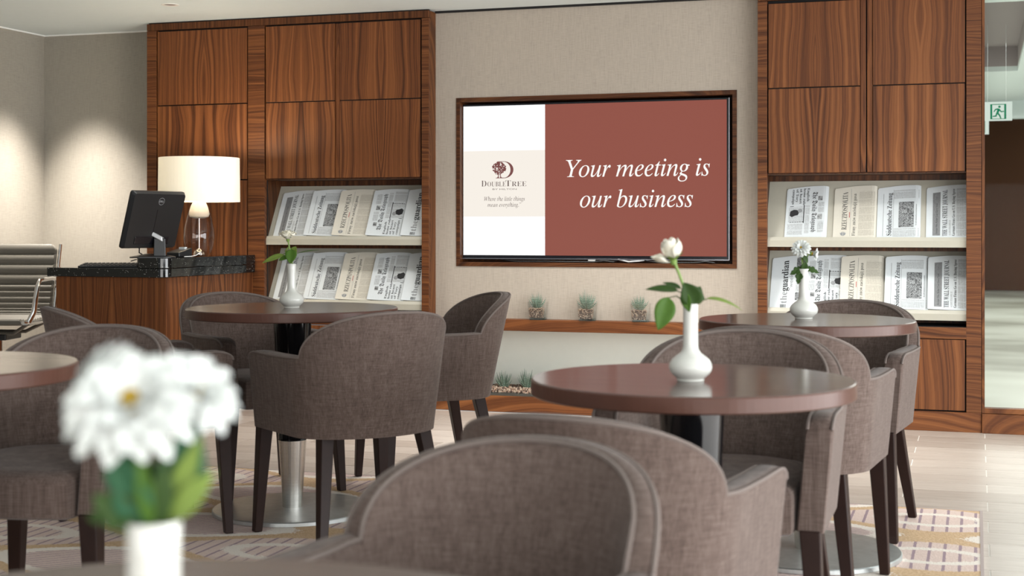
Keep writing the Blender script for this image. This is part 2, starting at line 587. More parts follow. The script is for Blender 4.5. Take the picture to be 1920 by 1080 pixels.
M['shade'] = shade_mat()
M['bulb'] = emis('warm_bulb', (1.0, 0.82, 0.58), 6.0)
M['smoke'] = thin_glass('smoked_glass', (0.80, 0.74, 0.70), 0.1)
M['milk'] = simple('milky_glass', (0.86, 0.90, 0.88), 0.15)
M['clear'] = thin_glass('clear_glass', (0.975, 0.988, 0.982), 0.2)
M['glassbase'] = thin_glass('thick_glass_base', (0.72, 0.80, 0.80), 0.25)
M['pane'] = thin_glass('window_glass', (0.97, 0.98, 0.97), 0.0, 0.002)
M['leather'] = simple('grey_leather', (0.115, 0.106, 0.088), 0.5, bscale=120, bump=0.15)
M['pebble1'] = simple('brown_pebble', (0.32, 0.205, 0.145), 0.8, bscale=100, var=0.3)
M['pebble2'] = simple('pale_pebble', (0.50, 0.39, 0.30), 0.8, bscale=100, var=0.2)
M['pebble3'] = simple('dark_pebble', (0.10, 0.065, 0.05), 0.8, bscale=100, var=0.2)
M['succ'] = banded_leaf()
M['rose'] = petal_mat('cream_rose_petal', (0.66, 0.61, 0.47), (0.76, 0.72, 0.62))
M['mum'] = petal_mat('white_chrysanthemum_petal', (0.52, 0.54, 0.51), (0.62, 0.635, 0.615))
M['mumc'] = simple('yellow_flower_centre', (0.42, 0.26, 0.01), 0.8, bscale=900, bump=0.8, var=0.3)
M['stem'] = simple('green_stem', (0.16, 0.25, 0.055), 0.55, bscale=50, var=0.2)
M['leafd'] = simple('dark_green_leaf', (0.030, 0.060, 0.014), 0.45, spec=0.15, bscale=60, var=0.25)
M['leafm'] = simple('mid_green_leaf', (0.048, 0.105, 0.012), 0.45, spec=0.15, bscale=60, var=0.25)
M['leafl'] = simple('light_green_leaf', (0.14, 0.20, 0.04), 0.5, spec=0.15, bscale=60, var=0.2)
M['leafb'] = simple('blue_green_leaf', (0.025, 0.085, 0.04), 0.5, spec=0.15, bscale=60, var=0.25)
PAPER = (0.64, 0.68, 0.70)
PAPERC = (0.64, 0.61, 0.53)
M['news'] = simple('newsprint', PAPER, 0.85, bscale=80, var=0.03)
M['newsc'] = simple('cream_newsprint', PAPERC, 0.85, bscale=80, var=0.03)
M['ntext'] = newstext_mat('set_type_columns', PAPER, (0.34, 0.355, 0.365))
M['ntextc'] = newstext_mat('set_type_columns_cream', PAPERC, (0.42, 0.39, 0.33))
M['nphoto'] = photo_mat('halftone_photo', (0.035, 0.037, 0.04), (0.42, 0.44, 0.45), 78)
M['nphoto2'] = photo_mat('halftone_portrait', (0.05, 0.05, 0.055), (0.48, 0.5, 0.5), 28)
M['ngrey'] = photo_mat('grey_banner', (0.17, 0.175, 0.18), (0.26, 0.265, 0.27), 200)
M['ink'] = simple('black_ink', (0.018, 0.018, 0.02), 0.8)
M['inkg'] = simple('grey_ink', (0.27, 0.28, 0.29), 0.8)
M['inkr'] = simple('red_ink', (0.45, 0.03, 0.02), 0.8)
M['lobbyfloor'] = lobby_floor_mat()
M['lobbywood'] = simple('lobby_brown_veneer', (0.115, 0.048, 0.022), 0.6, spec=0.15, bscale=0.8, var=0.25)
M['signw'] = emis('lit_sign_white', (0.78, 0.88, 0.80), 0.85)
M['signg'] = emis('lit_sign_green', (0.0, 0.22, 0.10), 0.9)
M['lampdisc'] = emis('downlight_diffuser', (1.0, 1.0, 0.97), 1.3)
M['mauve'] = simple('mauve_coffer_paint', (0.40, 0.35, 0.36), 0.9, bscale=20, var=0.02)


# ------------------------------------------------------------------ mesh helpers
class MB:
    def __init__(s):
        s.v = []
        s.f = []
        s.mi = []

    def add(s, verts, faces, mi=0):
        o = len(s.v)
        s.v += [tuple(p) for p in verts]
        s.f += [tuple(i + o for i in f) for f in faces]
        s.mi += [mi] * len(faces)

    def box(s, x0, x1, y0, y1, z0, z1, mi=0):
        s.add([(x0, y0, z0), (x1, y0, z0), (x1, y1, z0), (x0, y1, z0), (x0, y0, z1), (x1, y0, z1), (x1, y1, z1), (x0, y1, z1)],
              [(0, 3, 2, 1), (4, 5, 6, 7), (0, 1, 5, 4), (1, 2, 6, 5), (2, 3, 7, 6), (3, 0, 4, 7)], mi)

    def loft(s, rings, closed=True, cap0=True, cap1=True, mi=0):
        n = len(rings[0])
        vs = [p for r in rings for p in r]
        fs = []
        for i in range(len(rings) - 1):
            for j in range(n if closed else n - 1):
                k = (j + 1) % n
                fs.append((i * n + j, i * n + k, (i + 1) * n + k, (i + 1) * n + j))
        if cap0:
            fs.append(tuple(reversed(range(n))))
        if cap1:
            fs.append(tuple((len(rings) - 1) * n + j for j in range(n)))
        s.add(vs, fs, mi)

    def lathe(s, prof, seg=48, cx=0, cy=0, cap0=False, cap1=False, mi=0):
        rings = [[(cx + r * math.cos(2 * PI * j / seg), cy + r * math.sin(2 * PI * j / seg), z) for j in range(seg)] for r, z in prof]
        s.loft(rings, True, cap0, cap1, mi)

    def tube(s, pts, rad, seg=8, mi=0, cap=True):
        pts = [Vector(p) for p in pts]
        if not isinstance(rad, (list, tuple)):
            rad = [rad] * len(pts)
        rings = []
        up = Vector((0, 0, 1))
        for i, p in enumerate(pts):
            t = (pts[min(i + 1, len(pts) - 1)] - pts[max(i - 1, 0)]).normalized()
            a = t.cross(up)
            if a.length < 1e-3:
                a = t.cross(Vector((1, 0, 0)))
            a.normalize()
            b = a.cross(t).normalized()
            rings.append([p + (a * math.cos(2 * PI * j / seg) + b * math.sin(2 * PI * j / seg)) * rad[i] for j in range(seg)])
        s.loft(rings, True, cap, cap, mi)

    def mesh(s, name, mats, smooth=False):
        me = bpy.data.meshes.new(name)
        me.from_pydata(s.v, [], s.f)
        for m in (mats if isinstance(mats, (list, tuple)) else [mats]):
            me.materials.append(m)
        if any(s.mi):
            for p, i in zip(me.polygons, s.mi):
                p.material_index = i
        bm = bmesh.new()
        bm.from_mesh(me)
        bmesh.ops.recalc_face_normals(bm, faces=bm.faces)
        bm.to_mesh(me)
        bm.free()
        if smooth:
            for p in me.polygons:
                p.use_smooth = True
            me.set_sharp_from_angle(angle=R(42))
        me.update()
        return me


def link(name, me, parent=None, loc=(0, 0, 0), rot=(0, 0, 0)):
    o = bpy.data.objects.new(name, me)
    C.objects.link(o)
    o.location = loc
    o.rotation_euler = rot
    if parent:
        o.parent = parent
    return o


def obj(name, mb, mat, parent=None, smooth=False, bevel=0.0, seg=2, loc=(0, 0, 0), rot=(0, 0, 0), subd=0):
    o = link(name, mb.mesh(name, mat, smooth), parent, loc, rot)
    if bevel:
        b = o.modifiers.new('bevel', 'BEVEL')
        b.width = bevel
        b.segments = seg
        b.limit_method = 'ANGLE'
        b.angle_limit = R(40)
    if subd:
        b = o.modifiers.new('subd', 'SUBSURF')
        b.levels = subd
        b.render_levels = subd
    return o


def wloc(o):
    v = Vector((0, 0, 0))
    while o:
        v += o.location
        o = o.parent
    return v


def bx(name, x0, x1, y0, y1, z0, z1, mat, parent=None, bevel=0.0):
    """a board given in room coordinates, with its own origin in its middle"""
    c = Vector(((x0 + x1) / 2, (y0 + y1) / 2, (z0 + z1) / 2))
    m = MB()
    hx, hy, hz = (x1 - x0) / 2, (y1 - y0) / 2, (z1 - z0) / 2
    m.box(-hx, hx, -hy, hy, -hz, hz)
    return obj(name, m, mat, parent, bevel=bevel, loc=c - (wloc(parent) if parent else Vector((0, 0, 0))))


def tag(o, label, cat, group=None, kind=None):
    if label:
        o['label'] = label
    if cat:
        o['category'] = cat
    if group:
        o['group'] = group
    if kind:
        o['kind'] = kind
    return o


def thing(name, label, cat, loc=(0, 0, 0), rotz=0.0, group=None):
    o = bpy.data.objects.new(name, None)
    o.empty_display_size = 0.1
    C.objects.link(o)
    o.location = loc
    o.rotation_euler = (0, 0, R(rotz))
    return tag(o, label, cat, group)


def struct(o):
    o['kind'] = 'structure'
    return o


def dup(root, loc, rotz, label, group=None):
    r = root.copy()
    C.objects.link(r)
    r.location = loc
    r.rotation_euler = (0, 0, R(rotz))
    r['label'] = label
    if group:
        r['group'] = group
    for ch in list(root.children):
        c = ch.copy()
        C.objects.link(c)
        c.parent = r
        for g in list(ch.children):
            d = g.copy()
            C.objects.link(d)
            d.parent = c
    return r


# serif, italic and blackletter letters come from the mathematical alphabets of the built-in typeface
def alph(s, up, lo, exc={}):
    o = ''
    for ch in s:
        if ch in exc:
            o += exc[ch]
        elif 'A' <= ch <= 'Z':
            o += chr(up + ord(ch) - 65)
        elif 'a' <= ch <= 'z':
            o += chr(lo + ord(ch) - 97)
        else:
            o += ch
    return o


ITAL = lambda s: alph(s, 0x1D434, 0x1D44E, {'h': '\u210e'})
BOLD = lambda s: alph(s, 0x1D400, 0x1D41A)
BLACKL = lambda s: alph(s, 0x1D56C, 0x1D586)
PLAIN = lambda s: s


def text_geo(s, offset=0.0):
    cu = bpy.data.curves.new('t', 'FONT')
    cu.body = s
    cu.size = 1.0
    cu.offset = offset
    cu.resolution_u = 4
    o = bpy.data.objects.new('t', cu)
    C.objects.link(o)
    dg = bpy.context.evaluated_depsgraph_get()
    dg.update()
    me = bpy.data.meshes.new_from_object(o.evaluated_get(dg))
    vs = [v.co.copy() for v in me.vertices]
    fs = [tuple(p.vertices) for p in me.polygons]
    bpy.data.objects.remove(o)
    bpy.data.curves.remove(cu)
    bpy.data.meshes.remove(me)
    return vs, fs


def fit_text(s, x0, x1, base, height, offset=0.0, capref=None):
    """flat letters between x0 and x1 on the baseline; height = height of a capital"""
    vs, fs = text_geo(s, offset)
    mn = min(v.x for v in vs)
    mxx = max(v.x for v in vs)
    k = (x1 - x0) / (mxx - mn)
    h = height / 0.68
    return [(x0 + (v.x - mn) * k, base + v.y * h) for v in vs], fs


# ------------------------------------------------------------------ the room shell
CEIL = 2.29
FRONT = 7.63        # plane of the cabinet fronts
TVW = 7.73          # papered wall between the cabinets

fl = bx('floor', -6.2, 4.5, -3.0, 7.64, -0.06, -0.002, M['grout'])
struct(fl)
# the wood-look tiles that can be told apart (the others lie under the rug, desk and cabinets)
TW, TL = 0.19, 0.624
tm = MB()
g = 0.0022
tm.box(-TL / 2 + g, TL / 2 - g, -TW / 2 + g * .8, TW / 2 - g * .8, -0.004, 0.0)
tile_me = tm.mesh('tile', M['tile'])
row = 0
placed = set()
yy = FRONT - 0.012 - TW / 2
while yy > 3.7:
    off = 0.04 if row % 2 == 0 else -0.272
    if yy > 5.30:
        xs = [off + TL / 2 + k * TL for k in range(-7, 2)]
    else:
        xs = [off + TL / 2 + k * TL for k in range(-1, 2)]
    for x in xs:
        o = link('tile', tile_me, fl, Vector((x, yy, 0)) - fl.location)
        placed.add((row, round(x, 3)))
    row += 1
    yy -= TW
# the same tiles beyond the part in view
m = MB()
row = 0
yy = FRONT - 0.012 - TW / 2
while yy > -3.0:
    off = 0.04 if row % 2 == 0 else -0.272
    for k in range(-10, 7):
        x = off + TL / 2 + k * TL
        if (row, round(x, 3)) in placed or x - TL / 2 < -6.1:
            continue
        m.box(x - TL / 2 + g, x + TL / 2 - g, yy - TW / 2 + g * .8, yy + TW / 2 - g * .8, -0.004, 0.0)
    row += 1
    yy -= TW
m.v = [tuple(Vector(v) - fl.location) for v in m.v]
tag(obj('tile_field', m, M['tile'], fl), None, None, kind='stuff')

struct(bx('ceiling', -6.2, 4.5, -3.0, 8.05, CEIL, CEIL + 0.08, M['ceiling']))
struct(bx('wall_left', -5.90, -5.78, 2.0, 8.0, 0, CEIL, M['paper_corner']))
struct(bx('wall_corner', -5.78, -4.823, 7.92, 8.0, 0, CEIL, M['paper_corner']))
# papered wall with an opening for the screen and, below the ledge, a set-back painted panel
NX0, NX1, NZ0, NZ1 = -2.848, -1.232, 0.818, 1.785
m = MB()
m.box(-2.976, NX0, TVW, 7.98, 0.50, CEIL)
m.box(NX1, -1.105, TVW, 7.98, 0.50, CEIL)
m.box(NX0, NX1, TVW, 7.98, NZ1, CEIL)
m.box(NX0, NX1, TVW, 7.98, 0.50, NZ0)
m.box(NX0, NX1, 7.93, 7.98, NZ0, NZ1)
struct(obj('wall_back', m, M['paper_wall']))
struct(bx('wall_recess', -2.976, -1.105, 7.93, 7.98, 0, 0.50, M['paint']))
struct(bx('shadow_gap_strip', -2.976, -1.105, TVW - 0.012, TVW + 0.01, CEIL - 0.012, CEIL, M['gap']))  # black strip put in for the shade of the gap under the ceiling
struct(bx('trim_2', -5.785, -5.765, 2.0, 7.92, CEIL - 0.008, CEIL + 0.001, M['white']))
struct(bx('trim_3', -5.765, -4.823, 7.905, 7.925, CEIL - 0.008, CEIL + 0.001, M['white']))

# ------------------------------------------------------------------ wall cabinets


def door(cab, x0, x1, z0, zs, z1, pull):
    """a tall door: backing board, an upper and a lower veneer leaf and a recessed finger pull on one edge"""
    d = bx('door', x0, x1, FRONT + 0.004, FRONT + 0.022, z0, z1, M['gap'], cab)
    a0, a1 = x0, x1
    if pull == 'r':
        a1 = x1 - 0.030
        px0, px1 = x1 - 0.028, x1
    elif pull == 'l':
        a0 = x0 + 0.030
        px0, px1 = x0, x0 + 0.028
    pos = 0.003
    for q0, q1 in ((z0, zs - pos), (zs + pos, z1)):
        c = bx('veneer_leaf', a0, a1, FRONT - 0.010, FRONT + 0.006, q0, q1, M['wv'], d, bevel=0.0015)
    if pull:
        bx('finger_pull', px0, px1, FRONT - 0.002, FRONT + 0.008, z0, z1, M['wv'], d, bevel=0.002)
    return d


RK = 0.040


def rack(cab, x0, x1, zb):
    """tilted display panel with a folded lip"""
    base = wloc(cab)
    m = MB()
    t = 0.006
    y0, z0, y1, z1 = FRONT + RK, zb, FRONT + RK + 0.178, zb + 0.318
    m.loft([[(x, y0, z0), (x, y1, z1), (x, y1 + t, z1 - t), (x, y0 + t, z0 - t)] for x in (x0, x1)])
    c = Vector(((x0 + x1) / 2, FRONT, zb))
    m.v = [tuple(Vector(v) - c) for v in m.v]
    r = obj('newspaper_rack', m, M['rack'], cab, loc=c - base)
    m = MB()
    yf = FRONT + RK - 0.030
    pr = [(yf, zb - 0.034), (yf, zb + 0.000), (yf + 0.012, zb + 0.018), (yf + 0.016, zb + 0.018), (yf + 0.006, zb - 0.002), (y0 + 0.004, zb - 0.006), (y0 + 0.02, zb - 0.034)]
    m.loft([[(x, p, q) for p, q in pr] for x in (x0, x1)])
    m.v = [tuple(Vector(v) - c) for v in m.v]
    obj('rack_lip', m, M['rack'], r)
    return r


def fr(cab, name, x0, x1, z0, z1, mat, y0=FRONT - 0.010, y1=FRONT + 0.02, bevel=0.0015):
    return bx(name, x0, x1, y0, y1, z0, z1, mat, cab, bevel)


# ---- left cabinet
L0, L1 = -4.823, -2.976
cab = thing('wall_cabinet', 'long walnut wall cabinet on the left, behind the desk lamp, with two newspaper racks', 'cabinet', (-3.9, FRONT, 0))
fr(cab, 'stile', L0, -4.757, 0.0, 2.24, M['wh'])
fr(cab, 'stile', -4.132, -4.022, 0.10, 2.24, M['wh'])
fr(cab, 'stile', -3.020, L1, 0.0, 2.24, M['wh'])
fr(cab, 'header_rail', L0, L1, 2.242, 2.282, M['wrail'])
fr(cab, 'gap_strip', L0 + .005, L1 - .005, 2.282, 2.29, M['gap'], FRONT + 0.004)
bx('side_panel', L1 - 0.018, L1, FRONT + 0.02, TVW, 0.0, 2.282, M['wy'], cab)
bx('side_panel', L0, L0 + 0.018, FRONT + 0.02, 7.93, 0.0, 2.282, M['wy'], cab)
for z0, z1 in ((1.785, 2.232), (1.329, 1.778), (0.10, 1.322)):
    fr(cab, 'veneer_leaf', -4.748, -4.139, z0, z1, M['wv'])
fr(cab, 'back_board', -4.79, -4.02, 0.09, 2.25, M['gap'], FRONT + 0.021, FRONT + 0.03, 0)
door(cab, -4.013, -3.536, 1.330, 1.781, 2.232, 'r')
door(cab, -3.532, -3.029, 1.330, 1.781, 2.232, None)
bx('back_board', -4.02, -3.02, FRONT + 0.024, FRONT + 0.03, 1.322, 2.25, M['gap'], cab)


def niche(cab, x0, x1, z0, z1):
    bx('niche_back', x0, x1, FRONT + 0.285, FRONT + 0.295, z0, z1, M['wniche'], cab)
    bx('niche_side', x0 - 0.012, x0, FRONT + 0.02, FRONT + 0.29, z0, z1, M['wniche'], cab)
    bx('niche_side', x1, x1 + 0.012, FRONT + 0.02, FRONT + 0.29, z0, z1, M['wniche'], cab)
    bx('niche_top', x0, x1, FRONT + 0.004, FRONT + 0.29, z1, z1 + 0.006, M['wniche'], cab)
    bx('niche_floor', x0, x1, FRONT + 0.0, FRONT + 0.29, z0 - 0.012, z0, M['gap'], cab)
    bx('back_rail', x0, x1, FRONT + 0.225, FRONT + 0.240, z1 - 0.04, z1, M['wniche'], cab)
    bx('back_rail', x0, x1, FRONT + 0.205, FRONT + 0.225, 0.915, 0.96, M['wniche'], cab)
    rack(cab, x0 + .001, x1 - .001, 0.972)
    rack(cab, x0 + .001, x1 - .001, 0.598)


niche(cab, -4.030, -2.992, 0.533, 1.322)
fr(cab, 'lower_rail', -4.022, -3.020, 0.470, 0.531, M['wh'])
fr(cab, 'lower_door', -4.016, -3.026, 0.108, 0.466, M['wv'])
fr(cab, 'plinth', L0, L1, 0.0, 0.098, M['wplinth'])

# ---- right cabinet
R0, R1 = -1.105, 0.024
cab2 = thing('wall_cabinet', 'walnut wall cabinet right of the screen, its doors cut off at the top', 'cabinet', (-0.54, FRONT, 0))
fr(cab2, 'stile', R0, -1.055, 0.10, 2.24, M['wh'])
fr(cab2, 'stile', -0.049, R1, 0.10, 2.24, M['wh'])
fr(cab2, 'header_rail', R0, R1, 2.242, 2.285, M['wrail'])
bx('side_panel', R0, R0 + 0.018, FRONT + 0.02, TVW, 0.0, 2.285, M['wy'], cab2)
door(cab2, -1.048, -0.546, 1.328, 1.776, 2.224, 'r')
door(cab2, -0.540, -0.056, 1.328, 1.776, 2.224, 'l')
bx('back_board', -1.06, -0.045, FRONT + 0.024, FRONT + 0.03, 1.322, 2.25, M['gap'], cab2)
niche(cab2, -1.072, 0.006, 0.533, 1.320)
fr(cab2, 'lower_rail', -1.055, -0.049, 0.472, 0.531, M['wh'])
fr(cab2, 'lower_door', -1.048, -0.545, 0.108, 0.468, M['wv'])
fr(cab2, 'lower_door', -0.540, -0.056, 0.108, 0.468, M['wv'])
bx('back_board', -1.06, -0.045, FRONT + 0.021, FRONT + 0.028, 0.09, 0.53, M['gap'], cab2)
fr(cab2, 'plinth', R0, R1, 0.0, 0.100, M['wplinth'], FRONT - 0.014)

# ---- ledge under the screen, planter at the foot of the wall
sh = bx('wall_ledge', -2.976, -1.105, FRONT + 0.015, 7.93, 0.459, 0.523, M['wplinth'], None, 0.002)
tag(sh, 'walnut ledge under the screen carrying three glass pots', 'shelf')
pl = thing('floor_planter', 'low walnut planter of gravel at the foot of the wall under the ledge', 'planter', (-2.04, 7.78, 0))
bx('front_board', -2.976, -1.105, FRONT + 0.015, FRONT + 0.035, 0.0, 0.092, M['wplinth'], pl, 0.002)
bx('glass_strip', -2.976, -1.105, FRONT + 0.016, FRONT + 0.022, 0.092, 0.110, M['glassbase'], pl)
bx('soil_bed', -2.97, -1.11, FRONT + 0.04, 7.925, 0.0, 0.100, M['pebble3'], pl)
ico_v = [(1, 0, 0), (-1, 0, 0), (0, 1, 0), (0, -1, 0), (0, 0, 1), (0, 0, -1)]
ico_f = [(0, 2, 4), (2, 1, 4), (1, 3, 4), (3, 0, 4), (2, 0, 5), (1, 2, 5), (3, 1, 5), (0, 3, 5)]


def pebble(m, x, y, z, r):
    e = Euler((random.uniform(0, 6), random.uniform(0, 6), random.uniform(0, 6))).to_matrix()
    sx, sy, sz = [r * random.uniform(.75, 1.25) for _ in range(3)]
    m.add([Vector((x, y, z)) + e @ Vector((a * sx, b * sy, c * sz)) for a, b, c in ico_v], ico_f, random.choice((0, 0, 1, 1, 2)))


m = MB()
for i in range(5200):
    x = random.uniform(-2.97, -1.11)
    y = random.uniform(FRONT + 0.04, 7.92)
    z = 0.100 + 0.02 * math.sin(min(1, (y - FRONT) / 0.15) * PI / 2) + random.uniform(-.004, .006)
    pebble(m, x + 2.04, y - 7.78, z, 0.0065)
tag(obj('gravel', m, [M['pebble1'], M['pebble2'], M['pebble3']], pl), None, None, kind='stuff')


def succulent_leaves(parent, z0, size, n=26, seed=1):
    rnd = random.Random(seed)
    m = MB()
    for i in range(n):
        a = i * 2.399 + rnd.uniform(-.2, .2)
        q = i / n
        el = R(84 - 52 * (1 - q) ** 0.8 + rnd.uniform(-7, 7))
        ln = size * rnd.uniform(.8, 1.12)
        pts = []
        for k in range(6):
            t = k / 5
            rr = ln * t * math.cos(el) * (1 - .25 * t) + .004
            zz = ln * t * math.sin(el) + .012 * t * t
            pts.append((rr * math.cos(a), rr * math.sin(a), z0 + zz))
        m.tube(pts, [.0042, .0048, .0042, .0032, .0019, .0004], 5)
    return obj('leaves', m, M['succ'], parent, smooth=True)


SLAB = {(-2.34): 'glass cube pot of gravel with a small banded succulent, leftmost on the ledge',
        (-2.053): 'glass cube pot with the tallest banded succulent, middle of the ledge',
        (-1.752): 'glass cube pot with a banded succulent on the ledge beside the drooping rose leaf'}
for i, (x, sz) in enumerate(((-2.34, .076), (-2.053, .094), (-1.752, .074))):
    t = thing('potted_succulent', SLAB[x], 'potted plant', (x, 7.682, 0.523), 10, 'succulents on the ledge')
    m = MB()
    a0, a1, h = 0.045, 0.055, 0.100
    sq = lambda a, z: [(-a, -a, z), (a, -a, z), (a, a, z), (-a, a, z)]
    m.loft([sq(a0, 0), sq(a1, h), sq(a1 - .005, h), sq(a0 - .004, 0.012)], True, True, True)
    obj('glass_pot', m, M['clear'], t)
    m = MB()
    m.loft([sq(a0 - .0015, 0.001), sq(a0 - .001, 0.010)])
    obj('pot_foot', m, M['glassbase'], t)
    m = MB()
    gx = -0.010
    m.loft([[(gx + p[0] * .80, p[1] * .85, p[2]) for p in sq(a0 - .004, .012)], [(gx + p[0] * .80, p[1] * .85, p[2]) for p in sq(a0 + .002, .062)]], mi=2)
    for k in range(420):
        zz = random.uniform(.012, .064)
        aa = (a0 - .003 + .006 * (zz - .012) / .05)
        fx, fy = random.choice(((1, 0), (-1, 0), (0, -1), (0, 1), (9, 9)))
        if fx == 9:
            px, py, zz = random.uniform(-aa, aa), random.uniform(-aa, aa), .064
        elif fx:
            px, py = fx * aa, random.uniform(-aa, aa)
        else:
            px, py = random.uniform(-aa, aa), fy * aa
        pebble(m, gx + px * .80, py * .85, zz, .0034)
    tag(obj('gravel', m, [M['pebble1'], M['pebble2'], M['pebble3']], t), None, None, kind='stuff')
    lv = succulent_leaves(t, .060, sz, 26, i + 3)
    lv.location.x = -.008
for i, (x, lab) in enumerate(((-2.585, 'small banded succulent rooted in the planter gravel, nearest the chair back'),
                              (-2.445, 'small banded succulent in the planter gravel, right at the near table edge'),
                              (-2.29, 'banded succulent in the planter gravel whose tip shows above the near table edge'))):
    t = thing('succulent', lab, 'plant', (x, 7.80, 0.118), 0, 'succulents in the floor planter')
    succulent_leaves(t, 0.0, .088 + .006 * (i % 2), 24, i + 30)

# ------------------------------------------------------------------ screen in its wooden niche
fm = thing('screen_niche_frame', 'walnut frame lining the wall niche around the large screen', 'frame', (-2.04, TVW, NZ0))
FW = 0.024
bx('frame_top', NX0, NX1, TVW - 0.006, 7.90, NZ1 - FW, NZ1, M['wframe'], fm, .001)
bx('frame_bottom', NX0, NX1, TVW - 0.006, 7.90, NZ0, NZ0 + FW, M['wframe'], fm, .001)
bx('frame_side', NX0, NX0 + FW, TVW - 0.006, 7.90, NZ0 + FW, NZ1 - FW, M['wframe'], fm, .001)
bx('frame_side', NX1 - FW, NX1, TVW - 0.006, 7.90, NZ0 + FW, NZ1 - FW, M['wframe'], fm, .001)
bx('niche_back', NX0, NX1, 7.90, 7.925, NZ0, NZ1, M['wniche'], fm)

SY = 7.765          # plane of the picture
SX0, SX1, SZ0, SZ1 = -2.818, -1.294, 0.882, 1.738
tv = thing('wall_screen', 'large flat wall screen showing the red and white meeting slide', 'screen', ((SX0 + SX1) / 2, SY, SZ0))
m = MB()
m.box(SX0 - .014, SX1 + .014, SY + .004, SY + .05, SZ0 - .018, SZ1 + .012)
m.v = [tuple(Vector(v) - wloc(tv)) for v in m.v]
obj('bezel', m, M['bezel'], tv, bevel=.003)
bx('edge_trim', SX1 + .012, SX1 + .016, SY - .002, SY + .02, SZ0 - .02, SZ1 + .010, M['bezeledge'], tv)
bx('edge_trim', SX0 - .014, SX1 + .014, SY - .002, SY + .02, SZ0 - .0215, SZ0 - .018, M['bezeledge'], tv)
SPL = -2.326
bx('white_panel', SX0, SPL, SY, SY + .003, SZ0, SZ1, M['scr_white'], tv)
bx('red_panel', SPL, SX1, SY, SY + .003, SZ0, SZ1, M['scr_red'], tv)
CZ0, CZ1 = 1.103, 1.480
bx('cream_panel', SX0, SPL, SY - .0006, SY, CZ0, CZ1, M['scr_cream'], tv)
tvl = wloc(tv)


def screen_text(name, s, x0, x1, base, height, mat, off=0.0, dy=-.0012):
    vs, fs = fit_text(s, x0, x1, base, height, off)
    m = MB()
    m.add([(x - tvl.x, dy, z - tvl.z) for x, z in vs], fs)
    me = bpy.data.meshes.new(name)
    me.from_pydata(m.v, [], m.f)
    me.materials.append(mat)
    return link(name, me, tv)


screen_text('lettering', ITAL('Your meeting is'), -2.203, -1.386, 1.325, 0.094, M['scr_letter'], 0.001)
screen_text('lettering', ITAL('our business'), -2.121, -1.479, 1.154, 0.094, M['scr_letter'], 0.001)
screen_text('small_lettering', ITAL('Where the little things'), -2.691, -2.446, 1.193, 0.0225, M['scr_text'])
screen_text('small_lettering', ITAL('mean everything.'), -2.671, -2.482, 1.159, 0.0225, M['scr_text'])
screen_text('small_lettering', 'TM', -2.480, -2.468, 1.176, 0.006, M['scr_text'])
DTL = [('D', -2.708, -2.677, 1), ('OUBLE', -2.671, -2.560, .8), ('T', -2.562, -2.529, 1.0), ('REE', -2.524, -2.436, .8)]
for sx, a, b_, k in DTL:
    screen_text('small_lettering', BOLD(sx), a, b_, 1.2755, 0.0345 * k, M['scr_text'], -0.012)
screen_text('small_lettering', 'BY HILTON', -2.640, -2.495, 1.2553, 0.0085, M['scr_text'])
# tree-and-D emblem
vs, fs = fit_text(BOLD('D'), -2.624, -2.515, 1.322, 0.0985)
m = MB()
# bowl of the D drawn as a crescent, thick on the right
out, inn = [], []
for k in range(25):
    a = R(-90 + 180 * k / 24)
    out.append((-2.572 + .058 * math.cos(a), 1.3705 + .0485 * math.sin(a)))
    inn.append((-2.572 + .040 * math.cos(a), 1.3705 + .0455 * math.sin(a)))
m.loft([[(p[0] - tvl.x, -.0012, p[1] - tvl.z), (q[0] - tvl.x, -.0012, q[1] - tvl.z)] for p, q in zip(out, inn)], False, False, False)
m.add([(x - tvl.x, -.0012, z - tvl.z) for x, z in ((-2.572, 1.419), (-2.600, 1.419), (-2.600, 1.416), (-2.572, 1.416))], [(0, 1, 2, 3)])
m.add([(x - tvl.x, -.0012, z - tvl.z) for x, z in ((-2.572, 1.322), (-2.572, 1.3255), (-2.618, 1.3255), (-2.622, 1.322))], [(0, 1, 2, 3)])
for tx in (-2.606, -2.594):
    m.add([(x - tvl.x, -.0013, z - tvl.z) for x, z in ((tx - .009 * (tx < -2.6), 1.323), (tx + .004 + .009 * (tx > -2.6), 1.323), (tx + .004, 1.333), (tx + .004, 1.352), (tx - .001, 1.352), (tx - .001, 1.333))], [(0, 1, 2, 3, 4, 5)])
rd = random.Random(5)
for k in range(190):
    a, q = rd.uniform(0, 2 * PI), math.sqrt(rd.random())
    px, pz = -2.600 + .040 * q * math.cos(a), 1.380 + .036 * q * math.sin(a)
    if pz < 1.352:
        px += -.004
    rr = rd.uniform(.0028, .0055)
    m.add([(px + rr * math.cos(t * PI / 3) - tvl.x, -.0014, pz + rr * math.sin(t * PI / 3) - tvl.z) for t in range(6)], [tuple(range(6))])
me = bpy.data.meshes.new('tree_emblem')
me.from_pydata(m.v, [], m.f)
me.materials.append(M['scr_logo'])
link('tree_emblem', me, tv)
# little sensor foot under the screen
bx('sensor', -2.075, -2.035, SY + .001, SY + .02, SZ0 - .030, SZ0 - .020, M['white'], tv, .002)

